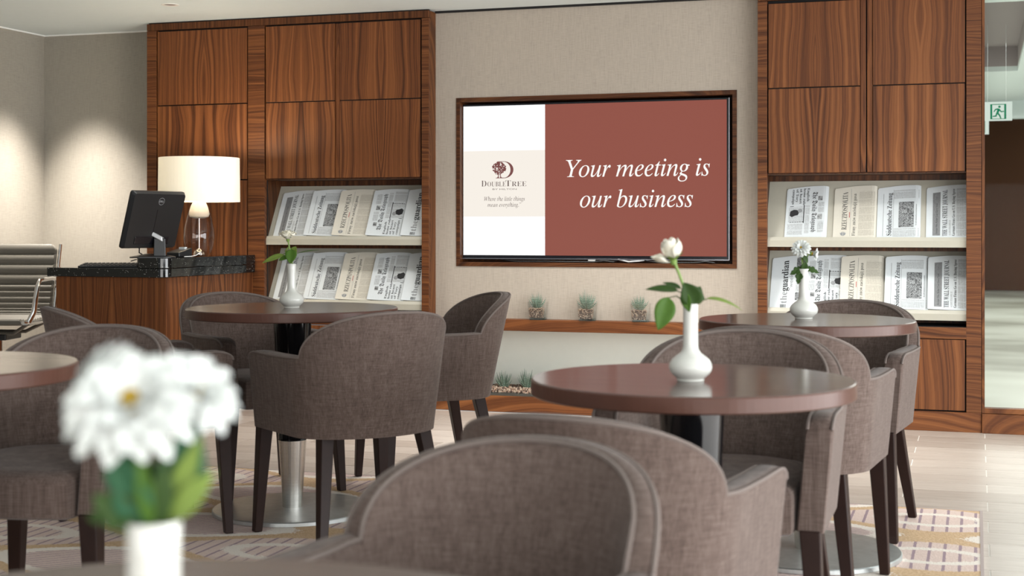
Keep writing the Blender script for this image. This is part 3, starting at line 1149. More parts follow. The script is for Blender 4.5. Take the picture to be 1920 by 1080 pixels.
CZ = NZ0 + FW
cb = MB()
cb.tube([(-2.60, 7.80, SZ0 - .02), (-2.58, 7.775, CZ + .012), (-2.50, 7.765, CZ + .005), (-2.32, 7.77, CZ + .006), (-2.20, 7.765, CZ + .005), (-2.05, 7.77, CZ + .005), (-1.98, 7.765, CZ + .012), (-1.93, 7.77, CZ + .006), (-1.90, 7.79, SZ0 - .02)], .0045, 6)
tag(obj('power_cable', cb, M['cable'], smooth=True), 'long black cable lying in the niche under the left half of the screen', 'cable')
cb = MB()
cb.tube([(-1.95, 7.80, SZ0 - .02), (-1.90, 7.772, CZ + .020), (-1.84, 7.765, CZ + .008), (-1.78, 7.768, CZ + .013), (-1.72, 7.80, SZ0 - .018)], .0045, 6)
tag(obj('power_cable', cb, M['cablew'], smooth=True), 'white cable looping in the niche under the middle of the screen', 'cable')
cb = MB()
cb.tube([(-1.78, 7.80, SZ0 - .018), (-1.74, 7.772, CZ + .012), (-1.66, 7.768, CZ + .005), (-1.55, 7.77, CZ + .005), (-1.46, 7.765, CZ + .006), (-1.41, 7.765, CZ + .012), (-1.36, 7.77, CZ + .005)], .004, 6)
tag(obj('power_cable', cb, M['cable'], smooth=True), 'thin black cable lying in the niche under the right half of the screen', 'cable')

# ------------------------------------------------------------------ newspapers
TILT = R(-29.2)
PW, PH = 0.222, 0.300


def puff(x, amp):
    u = max(0.0, min(1.0, x / PW))
    return .004 + amp * (u ** 2.2) * (1 - max(0, (u - .86) / .14) ** 2 * .75)


def paper_proto(kind, label, cream=False, amp=.014, flip=False, wide=None):
    """folded newspaper; x across, z up the rack, printed face towards -y; `flip` turns the print the other way"""
    t = thing('newspaper', label, 'newspaper', (0, 0, 0), 0)
    global PW
    PW = wide or .216
    m = MB()
    nx, nz = 16, 5
    front, back = [], []
    for i in range(nx + 1):
        x = PW * i / nx
        for_z = []
        for k in range(nz + 1):
            zt = PH + .010 * math.sin(PI * min(1, x / PW)) + (.012 * (x / PW) ** 1.5)
            z = zt * k / nz
            for_z.append((x, -puff(x, amp) * (.75 + .25 * k / nz), z))
        front.append(for_z)
    rings = []
    for i in range(nx + 1):
        f = front[i]
        rings.append(f + [(f[-1][0], 0.0, f[-1][2] - .002), (f[0][0], 0.0, 0.0)])
    m.loft(rings, True, True, True)
    obj('folded_sheets', m, M['newsc' if cream else 'news'], t, smooth=False)
    # a second leaf showing at the left edge
    m = MB()
    m.loft([[(x, -.0035, 0.001), (x, -.0035, PH - .006), (x, -.0005, PH - .006), (x, -.0005, 0.001)] for x in (-.004, .02)])
    obj('inner_leaf', m, M['newsc' if cream else 'news'], t)

    def pos(px, pz, e):
        # px across from the left, pz up the sheet
        if flip:
            px, pz = PW - px, PH - pz
        zt = 1 + (.010 * math.sin(PI * px / PW) + .012 * (max(px, 0) / PW) ** 1.5) / PH
        k = max(0, min(1, pz / PH))
        return (px, -puff(px, amp) * (.75 + .25 * k) - e, pz * zt)

    def block(name, x0, x1, z0, z1, mat, e=.0005):
        mm = MB()
        n = 6
        vs = []
        for i in range(n + 1):
            for j in (0, 1, 2):
                vs.append(pos(x0 + (x1 - x0) * i / n, z0 + (z1 - z0) * j / 2, e))
        fs = [(i * 3 + j, i * 3 + 3 + j, i * 3 + 4 + j, i * 3 + 1 + j) for i in range(n) for j in (0, 1)]
        mm.add(vs, fs)
        me = bpy.data.meshes.new(name)
        me.from_pydata(mm.v, [], mm.f)
        me.materials.append(mat)
        link(name, me, t)

    def txt(name, s, x, z0, z1, cap, mat, off=0.0, e=.0007):
        vs, fs = fit_text(s, z0, z1, 0.0, cap, off)
        me = bpy.data.meshes.new(name)
        me.from_pydata([pos(x - v, u, e) for u, v in vs], [], fs)
        me.materials.append(mat)
        link(name, me, t)
    T = M['ntextc' if cream else 'ntext']
    if kind == 'wsj':
        block('banner', .028, .066, .015, .265, M['ngrey'])
        txt('small_print', 'Europe Hits Ryder Cup Glory Trail', .052, .025, .200, .009, M['ink'])
        block('banner_picture', .030, .058, .225, .255, M['nphoto'])
        txt('masthead', BOLD('THE WALL STREET JOURNAL'), .100, .012, .275, .0235, M['ink'])
        txt('headline', BOLD('German Firms Go on U.S. Buying Spree'), .138, .012, .278, .0135, M['ink'])
        block('text_columns', .146, .212, .010, .280, T)
        block('text_columns', .108, .118, .015, .10, T)
    elif kind == 'sz':
        block('rule_line', .026, .028, .012, .262, M['inkg'])
        txt('masthead', BOLD('Suddeutsche Zeitung'), .070, .014, .262, .024, M['ink'])
        txt('masthead', '..', .047, .0325, .040, .024, M['ink'])
        block('text_columns', .080, .208, .225, .275, T)
        block('news_picture', .105, .182, .060, .205, M['nphoto'])
        block('text_columns', .080, .208, .008, .055, T)
        txt('small_print', 'Es soll niemand zu kurz kommen', .196, .07, .19, .006, M['ink'])
        block('rule_line', .077, .0785, .010, .280, M['inkg'])
    elif kind == 'rz':
        txt('masthead', BOLD('RZECZPOSPOLITA'), .066, .048, .270, .027, M['ink'], -.010)
        # small winged emblem
        for q in (-1, 1):
            mm = MB()
            vs = [pos(.048 + q * a, b_, .0008) for a, b_ in ((.001, .012), (.012, .018), (.016, .032), (.010, .028), (.008, .036), (.004, .030), (.001, .040))]
            me = bpy.data.meshes.new('emblem')
            me.from_pydata(vs, [], [tuple(range(7))])
            me.materials.append(M['inkg'])
            link('emblem', me, t)
        block('red_mark', .076, .079, .118, .150, M['inkr'])
        txt('headline', BOLD('Firmy zn\u00f3w zaciskaj\u0105 pasa'), .110, .012, .255, .017, M['ink'], -.008)
        block('rule_line', .083, .0842, .010, .285, M['inkg'])
        block('text_columns', .125, .206, .012, .268, T)
    elif kind == 'dt':
        txt('masthead', BLACKL('The Daily Telegraph'), .082, .035, .268, .024, M['ink'])
        block('head_picture', .030, .052, .060, .085, M['nphoto2'])
        block('head_picture', .028, .052, .165, .195, M['nphoto2'])
        block('text_columns', .020, .050, .095, .155, T)
        block('text_columns', .020, .050, .205, .270, T)
        for i, s in enumerate(('English', 'home rule', 'at heart', 'of Tory', 'campaign')):
            txt('headline', BOLD(s), .112 + .0195 * i, .010, .010 + .0112 * len(s), .0125, M['ink'])
        block('news_picture', .128, .205, .115, .208, M['ntext'])
        block('picture_edge', .122, .127, .110, .214, M['ink'])
        block('picture_edge', .127, .200, .205, .209, M['ink'])
        block('picture_edge', .180, .200, .110, .113, M['ink'])

        def shape(name, pts, mat):
            me = bpy.data.meshes.new(name)
            me.from_pydata([pos(a, b_, .0009) for a, b_ in pts], [], [tuple(range(len(pts)))])
            me.materials.append(mat)
            link(name, me, t)
        shape('portrait_coat', [(.150, .150), (.160, .136), (.178, .132), (.196, .140), (.200, .165), (.188, .176), (.170, .168), (.156, .166)], M['ink'])
        shape('portrait_head', [(.146 + .013 * math.cos(k * PI / 5), .141 + .012 * math.sin(k * PI / 5)) for k in range(10)], M['inkg'])
        block('text_columns', .095, .118, .112, .275, T)
        block('text_columns', .128, .208, .216, .282, T)
    elif kind == 'gw' and wide:
        txt('masthead', BOLD('the'), .085, .028, .096, .034, M['inkg'])
        txt('masthead', BOLD('guardian'), .085, .098, .275, .034, M['ink'], .006)
        txt('masthead', 'weekly', .112, .118, .215, .020, M['inkg'])
        for i in range(13):
            block('barcode', .052 + .0022 * i + .002 * (i > 9), .0533 + .0022 * i + .002 * (i > 9), .004, .022, M['ink'])
        block('news_picture', .128, .158, .150, .290, M['nphoto2'])
        block('news_picture', .128, .158, .045, .090, M['nphoto'])
    elif kind == 'gw':
        txt('masthead', BOLD('the'), .085, .028, .096, .034, M['inkg'])
        txt('masthead', BOLD('guardian'), .085, .098, .275, .034, M['ink'], .006)
        txt('masthead', 'weekly', .112, .118, .215, .020, M['inkg'])
        for i in range(13):
            block('barcode', .052 + .0022 * i + .002 * (i > 9), .0533 + .0022 * i + .002 * (i > 9), .004, .022, M['ink'])
        block('news_picture', .128, .172, .150, .290, M['nphoto2'])
        block('news_picture', .128, .172, .045, .090, M['nphoto'])
        block('text_columns', .128, .172, .095, .145, T)
        txt('headline', BOLD('Global police'), .196, .040, .170, .018, M['ink'])
        txt('headline', BOLD('concerns'), .196, .190, .285, .018, M['ink'])
        block('text_columns', .202, .218, .02, .28, T)
    return t


def rack_point(x, row, lift):
    zb = (0.972, 0.598)[row]
    # normal of the tilted panel points forward and up
    ny, nz = -math.cos(TILT), math.sin(-TILT)
    up = (math.sin(-TILT), math.cos(TILT))
    s0 = .012
    return (x, FRONT + RK + up[0] * s0 + ny * lift, zb + up[1] * s0 + nz * lift)


NEWS = {'wsj': ('financial newspaper with a grey banner', False), 'sz': ('newspaper with a large crowd photograph', False),
        'rz': ('cream newspaper with a thin serif masthead', True), 'dt': ('newspaper with a blackletter masthead and portrait', False),
        'gw': ('weekly newspaper with a heavy bold masthead', False)}
ROWN = {('L', 0): 'on the upper rack of the left cabinet', ('L', 1): 'on the lower rack of the left cabinet',
        ('R', 0): 'on the upper rack of the right cabinet', ('R', 1): 'on the lower rack of the right cabinet'}
PLACES = [('L', 0, 'wsj', -3.990), ('L', 0, 'sz', -3.780), ('L', 0, 'rz', -3.598), ('L', 0, 'dt', -3.382), ('L', 0, 'gwn', -3.162),
          ('L', 1, 'wsj', -3.992), ('L', 1, 'sz', -3.782), ('L', 1, 'rz', -3.574), ('L', 1, 'dt', -3.372), ('L', 1, 'gwn', -3.158),
          ('R', 0, 'dtf', -0.968), ('R', 0, 'rz', -0.716), ('R', 0, 'sz', -0.492), ('R', 0, 'wsj', -0.244),
          ('R', 1, 'gw', -1.047), ('R', 1, 'dt', -0.868), ('R', 1, 'rz', -0.680), ('R', 1, 'sz', -0.452), ('R', 1, 'wsj', -0.236)]
protos = {}
order = {}
for side, rw, kd, x in PLACES:
    k = order.get((side, rw), 0)
    order[(side, rw)] = k + 1
    base = {'dtf': 'dt', 'gwn': 'gw'}.get(kd, kd)
    lab = NEWS[base][0] + ' ' + ROWN[(side, rw)]
    if kd == 'dtf':
        lab = 'upside-down newspaper with a blackletter masthead and portrait on the upper rack of the right cabinet'
    grp = 'newspapers ' + ROWN[(side, rw)]
    xr = x
    lap = (side == 'L' or rw == 1)
    lift = .026 if lap and k else .002
    loc = rack_point(xr, rw, lift)
    if kd not in protos:
        o = paper_proto(base, lab, NEWS[base][1], .014, kd == 'dtf', .165 if kd == 'gwn' else None)
        protos[kd] = o
        o.location = loc
        o['label'] = lab
        o['group'] = grp
    else:
        o = dup(protos[kd], loc, 0, lab, grp)
    o.rotation_euler = (Matrix.Rotation(TILT, 3, 'X') @ Matrix.Rotation(R(6.2 if lap and k else 0), 3, 'Z')).to_euler()

sheet = bx('paper_sheet', -4.02, -3.78, 7.30, 7.56, 0.0005, 0.003, M['news'], None)
tag(sheet, 'white printed sheet lying on the floor tiles before the left cabinet', 'paper')

# ------------------------------------------------------------------ desk
DX, DY = -4.083, 6.639
dk = thing('reception_desk', 'walnut reception desk projecting from the left cabinet under a black granite top', 'desk', (-4.43, 7.1, 0))
bx('front_panel', -4.785, -4.100, DY + .022, DY + .042, 0.0, .773, M['wv'], dk, .001)
bx('side_panel', -4.116, -4.098, DY + .024, FRONT - .012, 0.0, .773, M['wv'], dk, .001)
bx('end_panel', -4.785, -4.767, DY + .042, 7.3, 0.0, .773, M['wv'], dk, .001)
ct = thing('granite_worktop', 'speckled black granite worktop in two steps on the reception desk', 'worktop', (-4.43, 7.1, .774))


def rounded(x0, x1, y0, y1, r, corners, n=6):
    pts = []
    for cx, cy, a0, key in ((x1 - r, y0 + r, -90, 'br'), (x1 - r, y1 - r, 0, 'tr'), (x0 + r, y1 - r, 90, 'tl'), (x0 + r, y0 + r, 180, 'bl')):
        if key in corners:
            for k in range(n + 1):
                a = R(a0 + 90 * k / n)
                pts.append((cx + r * math.cos(a), cy + r * math.sin(a)))
        else:
            pts.append((x1 if 'r' in key else x0, y0 if 'b' in key else y1))
    return pts


def slab(name, pts, z0, z1, parent):
    b = wloc(parent)
    m = MB()
    m.loft([[(x - b.x, y - b.y, z - b.z) for x, y in pts] for z in (z0, z1)])
    return obj(name, m, M['granite'], parent, bevel=.003)


slab('lower_slab', rounded(-4.828, DX, DY, FRONT - .011, .05, ('br',)), .774, .8215, ct)
slab('upper_slab', rounded(-4.285, DX, DY, FRONT - .011, .05, ('br', 'bl')), .8225, .878, ct)

# ---- monitor
mo = thing('computer_monitor', 'black square monitor seen from behind on the granite desk', 'monitor', (-4.153, 6.685, .878), 0)


def orient(o, loc, rot):
    o.location = loc
    o.rotation_euler = rot


screen = MB()


def rr_prof(w_, h_, r, n=5):
    return [(x, z) for x, z in rounded(-w_ / 2, w_ / 2, 0, h_, r, ('br', 'tr', 'tl', 'bl'), n)]


W_, H_ = .375, .315
pr = rr_prof(W_, H_, .014)
pr2 = rr_prof(W_ - .02, H_ - .02, .012)
pr2 = [(x, z + .01) for x, z in pr2]
screen.loft([[(x, 0, z) for x, z in pr], [(x, .012, z) for x, z in pr], [(x, .030, z) for x, z in pr2]])
sh_ = obj('housing', screen, M['plastic'], mo, smooth=False)
# local +y is the back of the monitor
mrot = Matrix.Rotation(R(-105), 4, 'Z') @ Matrix.Rotation(R(-17), 4, 'X')
MB_LOC = Vector((-.073, -.02, .056))
sh_.matrix_basis = Matrix.Translation(MB_LOC) @ mrot
m = MB()
rings = []
for k in range(33):
    a = 2 * PI * k / 32
    rings.append([(.020 * math.cos(a), .0305, .020 * math.sin(a)), (.0185 * math.cos(a), .0305, .0185 * math.sin(a))])
m.loft(rings, False, False, False)
vs, fs = fit_text('DELL', -.0145, .0145, -.0045, .0095, .012)
m.add([(-x, .0305, z) for x, z in vs], fs)
me = bpy.data.meshes.new('round_badge')
me.from_pydata(m.v, [], m.f)
me.materials.append(M['badge'])
lg = link('round_badge', me, sh_, (-.015, 0, H_ - .050))
m = MB()
m.box(-.001, .001, .030, .0308, .05, .22)
obj('back_seam', m, M['bezel'], sh_)
m = MB()
m.box(-.12, .12, .028, .034, .028, .070)
obj('port_recess', m, M['bezel'], sh_, bevel=.003)
m = MB()
m.loft([[(x * .032, y * .020, 0.008) for x, y in ((-1, -1), (1, -1), (1, 1), (-1, 1))], [(x * .030, y * .017, .105) for x, y in ((-1, -1), (1, -1), (1, 1), (-1, 1))]])
o = obj('stand_column', m, M['plastic'], mo, bevel=.004)
orient(o, (0, 0, 0), (0, 0, R(-148)))
m = MB()
nk = []
for q in (-.040, .022):
    c_ = Vector((q * .951, q * .309 - .004, .112 - q * .55))
    nk.append([c_ + Vector((-.309 * dd, .951 * dd, hh)) for dd, hh in ((-.024, -.014), (.016, -.014), (.016, .008), (-.024, .012))])
m.loft(nk)
o = obj('silver_neck', m, M['silver'], mo, bevel=.004)
m = MB()
prb = rounded(-.12, .12, -.09, .09, .06, ('br', 'tr', 'tl', 'bl'), 8)
m.loft([[(x, y, 0) for x, y in prb], [(x, y, .006) for x, y in prb], [(x * .3, y * .35, .022) for x, y in prb]])
o = obj('stand_foot', m, M['plastic'], mo)
orient(o, (-.055, .02, 0), (0, 0, R(-148)))

# ---- keyboard
kb = thing('keyboard', 'low black keyboard lying on the lower granite step', 'keyboard', (-4.545, 6.875, .8215), 20)
m = MB()
m.loft([[(q, y, z) for y, z in ((-.07, 0), (.07, 0), (.07, .017), (.05, .019), (-.07, .008))] for q in (-.195, .195)])
obj('tray', m, M['plastic'], kb, bevel=.003)
km = MB()
km.box(-.0082, .0082, -.008, .008, 0, .004)
kme = km.mesh('key', M['key'])
for i in range(16):
    for j in range(5):
        link('key', kme, kb, (-.176 + i * .0234, -.052 + j * .024, .0096 + j * .0022), (R(5.2), 0, 0))
# ---- card reader, cables
br_ = thing('card_reader', 'small black desk terminal between monitor and lamp', 'device', (-4.185, 6.93, .878), -10)
m = MB()
m.loft([[(-.045, y, z) for y, z in ((-.05, 0), (.06, 0), (.06, .05), (-.05, .025))], [(.045, y, z) for y, z in ((-.05, 0), (.06, 0), (.06, .05), (-.05, .025))]])
obj('body', m, M['plastic'], br_, bevel=.005)
bx('paper_slip', -4.205, -4.165, 6.955, 6.975, .918, .932, M['news'], br_)
m = MB()
m.tube([(-4.258, 6.655, .935), (-4.262, 6.66, .905), (-4.240, 6.675, .890), (-4.20, 6.69, .886)], .0035, 6)
tag(obj('monitor_cable', m, M['cable'], smooth=True), 'black cable dropping from the monitor back to the desk', 'cable')
m = MB()
m.tube([(-4.50, 6.95, .852), (-4.44, 6.90, .862), (-4.37, 6.86, .868), (-4.30, 6.83, .886), (-4.26, 6.80, .882)], .003, 6)
tag(obj('keyboard_cable', m, M['cable'], smooth=True), 'thin black cable arching from the keyboard to the upper granite step', 'cable')
m = MB()
m.tube([(-4.03 - .045, 6.98, .888), (-4.05 - .01, 6.95, .905), (-4.075, 6.93, .888), (-4.10, 6.92, .882), (-4.12, 6.88, .881)], .0025, 6)
tag(obj('lamp_cable', m, M['cablew'], smooth=True), 'thin white cable curling beside the glass lamp base', 'cable')

# ---- lamp
LX, LY = -4.174, 7.13
lp = thing('table_lamp', 'lit table lamp with cream drum shade on a smoked glass body', 'lamp', (LX, LY, .878))
m = MB()
prof = [(.050, .001), (.066, .020), (.081, .060), (.087, .105), (.084, .150), (.073, .205), (.060, .250), (.049, .280), (.038, .302), (.028, .312)]
m.lathe(prof, 40, cap0=True)
obj('glass_body', m, M['smoke'], lp, smooth=True)
m = MB()
m.lathe([(.0, .3135), (.0275, .3128), (.037, .302), (.047, .282), (.055, .255), (.058, .237), (.052, .222), (.03, .214), (.0, .213)], 40)
obj('milky_cap', m, M['milk'], lp, smooth=True)
m = MB()
m.lathe([(.0035, .012), (.0035, .36)], 10, cap0=True, cap1=True)
m.lathe([(.001, .0035), (.030, .004), (.033, .012), (.026, .030), (.012, .042), (.001, .045)], 24)
obj('chrome_rod', m, M['chrome'], lp, smooth=True)
m = MB()
m.lathe([(.2275, .308), (.2245, .555), (.2235, .555), (.2265, .308), (.2275, .308)], 64)
obj('shade', m, M['shade'], lp, smooth=False)
m = MB()
m.lathe([(.001, .36), (.012, .362), (.028, .40), (.030, .43), (.020, .455), (.001, .46)], 20)
obj('bulb', m, M['bulb'], lp, smooth=True)
m = MB()
for k in range(3):
    a = 2 * PI * k / 3
    m.tube([(0, 0, .345), (.226 * math.cos(a), .226 * math.sin(a), .345)], .002, 6)
obj('shade_spider', m, M['chrome'], lp)
pt = bpy.data.lights.new('lamp_light', 'POINT')
pt.energy = 11
pt.color = (1.0, .86, .66)
pt.shadow_soft_size = .05
po = bpy.data.objects.new('lamp_light', pt)
C.objects.link(po)
po.location = (LX, LY, .878 + .50)

# ---- office chair
oc = thing('office_chair', 'grey ribbed leather office chair with chrome arms behind the desk', 'chair', (-5.42, 7.0, 0), 14)
path = []
for k in range(121):
    t = k / 120
    if t < .42:      # seat, front to back
        q = t / .42
        path.append((-.24 + .38 * q, .500 - .012 * math.sin(PI * q)))
    elif t < .58:
        q = (t - .42) / .16
        a = R(-90 + 80 * q)
        path.append((.14 + .075 * math.cos(a), .575 + .075 * math.sin(a)))
    else:
        q = (t - .58) / .42
        path.append((.214 + .10 * q, .562 + .375 * q))
rings = []
for k, (y, z) in enumerate(path):
    t = k / 120
    rib = .011 * abs(math.sin(PI * (t * (26 if t < .72 else 15)))) ** .6
    p0, p1 = path[max(0, k - 1)], path[min(120, k + 1)]
    ty, tz = p1[0] - p0[0], p1[1] - p0[1]
    l = math.hypot(ty, tz)
    ny, nz = -tz / l, ty / l
    hw = .235 if t < .5 else .235 - .006 * (t - .5) / .5
    if t > .96:
        hw -= .03 * ((t - .96) / .04) ** 2
    th = .012 + rib
    rings.append([(-hw, y, z), (-hw + .01, y + ny * th, z + nz * th), (hw - .01, y + ny * th, z + nz * th), (hw, y, z), (hw - .01, y - ny * th * .6, z - nz * th * .6), (-hw + .01, y - ny * th * .6, z - nz * th * .6)])
m = MB()
m.loft(rings)
obj('ribbed_sling', m, M['leather'], oc, smooth=False)
for sx in (-1, 1):
    m = MB()
    m.tube([(sx * .245, y, z) for y, z in path[::6]], .010, 8)
    obj('side_rail', m, M['chrome'], oc, smooth=True)
    m = MB()
    m.tube([(sx * .25, -.17, .50), (sx * .275, -.155, .56), (sx * .285, -.135, .70), (sx * .285, -.10, .735), (sx * .285, .06, .742), (sx * .28, .22, .735), (sx * .255, .27, .72)], [.016, .016, .013, .013, .013, .012, .011], 10)
    obj('armrest', m, M['chrome'], oc, smooth=True)
m = MB()
for yy_ in (-.16, .12):
    m.tube([(-.245, yy_, .492), (-.13, yy_ * .6, .43), (.13, yy_ * .6, .43), (.245, yy_, .492)], .011, 8)
obj('seat_bracket', m, M['leather'], oc, smooth=True)
m = MB()
m.box(-.09, .09, -.11, .11, .39, .425)
obj('tilt_mechanism', m, M['plastic'], oc, bevel=.006)
m = MB()
m.lathe([(.03, .10), (.03, .25), (.022, .25), (.022, .39)], 20, cap0=True, cap1=True)
obj('gas_column', m, M['chrome'], oc, smooth=False)
for k in range(5):
    a = 2 * PI * k / 5 + .3
    m = MB()
    m.tube([(0, 0, .13), (.17 * math.cos(a), .17 * math.sin(a), .105), (.30 * math.cos(a), .30 * math.sin(a), .075)], [.028, .022, .016], 8)
    leg = obj('base_arm', m, M['chrome'], oc, smooth=True)
    m = MB()
    m.lathe([(.001, -.011), (.027, -.011), (.03, -.006), (.03, .006), (.027, .011), (.001, .011)], 16)
    orient(obj('caster', m, M['plastic'], leg), (.30 * math.cos(a), .30 * math.sin(a), .031), (R(90), 0, a))

# ------------------------------------------------------------------ rug
rg = thing('rug', 'pale woven rug with tan lens pattern and purple dashes under the tables', 'rug', (-1.6, 3.6, 0))
bx('woven_field', -4.35, .012, 1.2, 5.477, 0.0, .007, M['rug'], rg)
for a in ((.012, .022, 1.2, 5.485), (-4.36, -4.35, 1.2, 5.485)):
    bx('binding', a[0], a[1], a[2], a[3], 0, .008, M['rugedge'], rg)
bx('binding', -4.35, .012, 5.477, 5.485, 0, .008, M['rugedge'], rg)
RZ = .0085

# ------------------------------------------------------------------ round tables


def table(x, y, z, D, base_r, label, gz=RZ):
    t = thing('round_table', label, 'table', (x, y, gz), 0, 'round cafe tables')
    z -= gz
    r = D / 2
    th = .034
    m = MB()
    m.lathe([(.001, z), (r - .004, z), (r - .0015, z - .0015)], 96)
    m.lathe([(.001, z - th), (r - .004, z - th)], 96)
    obj('tabletop', m, M['top'], t, smooth=False)
    m = MB()
    m.lathe([(r - .0015, z - .0015), (r, z - .004), (r, z - th + .003), (r - .004, z - th)], 128)
    obj('table_edge', m, M['rim'], t, smooth=False)
    zc = z - .48
    m = MB()
    m.lathe([(.10, z - th - .012), (.10, z - th)], 40, cap0=True)
    m.lathe([(.052, zc), (.050, zc + .004), (.055, zc + .12), (.063, zc + .30), (.069, z - th - .012)], 40, cap0=True, cap1=True)
    obj('black_column', m, M['blackgloss'], t, smooth=True)
    m = MB()
    m.lathe([(.036, .016), (.040, .10), (.046, .19), (.0505, zc - .002), (.048, zc)], 40, cap0=True, cap1=True)
    obj('steel_column', m, M['steel'], t, smooth=True)
    m = MB()
    m.lathe([(base_r, 0), (base_r, .012), (base_r - .003, .015), (.03, .0165)], 96, cap0=True, cap1=True)
    obj('base_plate', m, M['steelbase'], t, smooth=False)
    return t


table(-2.371, 4.708, .750, .765, .288, 'dark round table with a white rose, before the left newspaper racks')
table(-.570, 2.980, .724, .678, .29, 'nearest whole round table, holding the drooping white rose')
table(-.514, 4.607, .750, .676, .295, 'round table on the right, before the right newspaper racks')
table(-2.145, 2.512, .750, .650, .28, 'round table cut off by the left picture edge')
table(-.585, .893, .710, .81, .29, 'round table at the very bottom of the picture, mostly out of frame', 0.0)

# ------------------------------------------------------------------ armchairs
YF, Y0 = .247, -.075


def shell_pt(t, zz):
    """outer face of the tub shell. t in -1..1 from the right-hand arm front round the back to the other; zz height"""
    u = (zz - .355) / .42
    a = .252 + .040 * u
    b = .170 + .095 * u
    yf = YF - .012 + .010 * u
    s = abs(t)
    sg = 1 if t > 0 else -1
    if s > .52:
        q = (s - .52) / .48
        return Vector((sg * a, Y0 + (yf - Y0) * q, zz)), Vector((sg, 0, 0))
    ph = s / .52 * PI / 2
    # rounded-square back
    e = 1.02
    cx, cy = math.sin(ph) ** e, math.cos(ph) ** e
    n = Vector((sg * math.sin(ph) / a, -math.cos(ph) / b, 0)).normalized()
    return Vector((sg * a * cx, Y0 - b * cy, zz)), n


def top_z(t):
    s = abs(t)
    lo, hi = .622, .768
    e = .425
    if s >= e:
        z = lo - .004 * math.sin((s - e) / (1 - e) * PI)
        if s > .90:
            z -= .030 * (1 - math.sqrt(max(0, 1 - ((s - .90) / .10) ** 2)))
        return z
    q = s / e
    return lo + (hi - lo) * (1 - q ** 2.2) ** .60


ts = [-1, -.992, -.98, -.96, -.93, -.90, -.85, -.75, -.65, -.58, -.53, -.49, -.45] + [-.428 + .856 * (0.5 - 0.5 * math.cos(PI * k / 40)) for k in range(41)] + [.45, .49, .53, .58, .65, .75, .85, .90, .93, .96, .98, .992, 1]
TH = .042


def chair_shell():
    m = MB()
    rings, po_, pi_ = [], [], []
    for t in ts:
        s = abs(t)
        zt = top_z(t)
        th = TH + .020 * max(0, min(1, (s - .36) / .25))
        ring = []
        rc = .018
        for k in range(7):
            z = .358 + (zt - rc - .358) * k / 6
            p, n = shell_pt(t, z)
            ring.append(p)
        for k in range(1, 4):
            a = PI / 2 * k / 4
            p, n = shell_pt(t, zt)
            ring.append(p - n * (rc - rc * math.cos(a)) + Vector((0, 0, -rc + rc * math.sin(a))))
        p, n = shell_pt(t, zt)
        ring.append(p - n * rc)
        ring.append(p - n * (th - rc))
        for k in range(3, 0, -1):
            a = PI / 2 * k / 4
            ring.append(p - n * (th - rc + rc * math.cos(a)) + Vector((0, 0, -rc + rc * math.sin(a))))
        for k in range(6, -1, -1):
            z = .360 + (zt - rc - .360) * k / 6
            p, n = shell_pt(t, z)
            ring.append(p - n * th)
        # rounded arm fronts
        if s > .98:
            sh_ = .006 if s == 1 else .0015
            c = sum(ring, Vector()) / len(ring)
            ring = [Vector((c.x + (q.x - c.x) * (1 - sh_ * 22), q.y, q.z)) for q in ring]
        rings.append(ring)
        p, n = shell_pt(t, zt)
        po_.append(p - n * .004 + Vector((0, 0, -.005)))
        pi_.append(p - n * (th - .004) + Vector((0, 0, -.005)))
    m.loft(rings)
    return m, po_, pi_


def chair_seat():
    pts = []
    for k in range(13):
        x = -.184 + .368 * k / 12
        pts.append((x, YF + .012 + .022 * (1 - (x / .184) ** 2)))
    for k in range(1, 20):
        t = .95 - 1.9 * k / 20
        p, n = shell_pt(t, .45)
        q = p - n * (TH + .021)
        pts.append((q.x, q.y))
    c = (0, .02)
    sc_ = lambda f, z: [(c[0] + (x - c[0]) * f, c[1] + (y - c[1]) * f, z) for x, y in pts]
    m = MB()
    m.loft([sc_(.95, .350), sc_(.992, .356), sc_(1, .37), sc_(1, .432), sc_(.985, .447), sc_(.94, .456), sc_(.80, .462), sc_(.4, .466), sc_(.05, .467)])
    return m


def chair_leg(p0, p1, s0, s1):
    m = MB()
    q = lambda p, s: [(p[0] - s, p[1] - s, p[2]), (p[0] + s, p[1] - s, p[2]), (p[0] + s, p[1] + s, p[2]), (p[0] - s, p[1] + s, p[2])]
    m.loft([q(p1, s1), q(p0, s0)])
    return m


def make_chair(label):
    t = thing('armchair', label, 'chair', (0, 0, RZ), 0, 'upholstered armchairs at the round tables')
    m, po_, pi_ = chair_shell()
    obj('tub_back', m, M['fabric'], t, smooth=True)
    obj('seat_cushion', chair_seat(), M['fabric'], t, smooth=True)
    m = MB()
    m.tube(po_, .0042, 6)
    obj('piping', m, M['piping'], t, smooth=True)
    m = MB()
    m.tube(pi_, .0042, 6)
    obj('piping', m, M['piping'], t, smooth=True)
    for sx in (-1, 1):
        obj('leg', chair_leg((sx * .222, .218, .362), (sx * .243, .232, 0), .023, .014), M['leg'], t, bevel=.003)
        obj('leg', chair_leg((sx * .178, -.150, .368), (sx * .228, -.225, 0), .023, .014), M['leg'], t, bevel=.003)
    return t


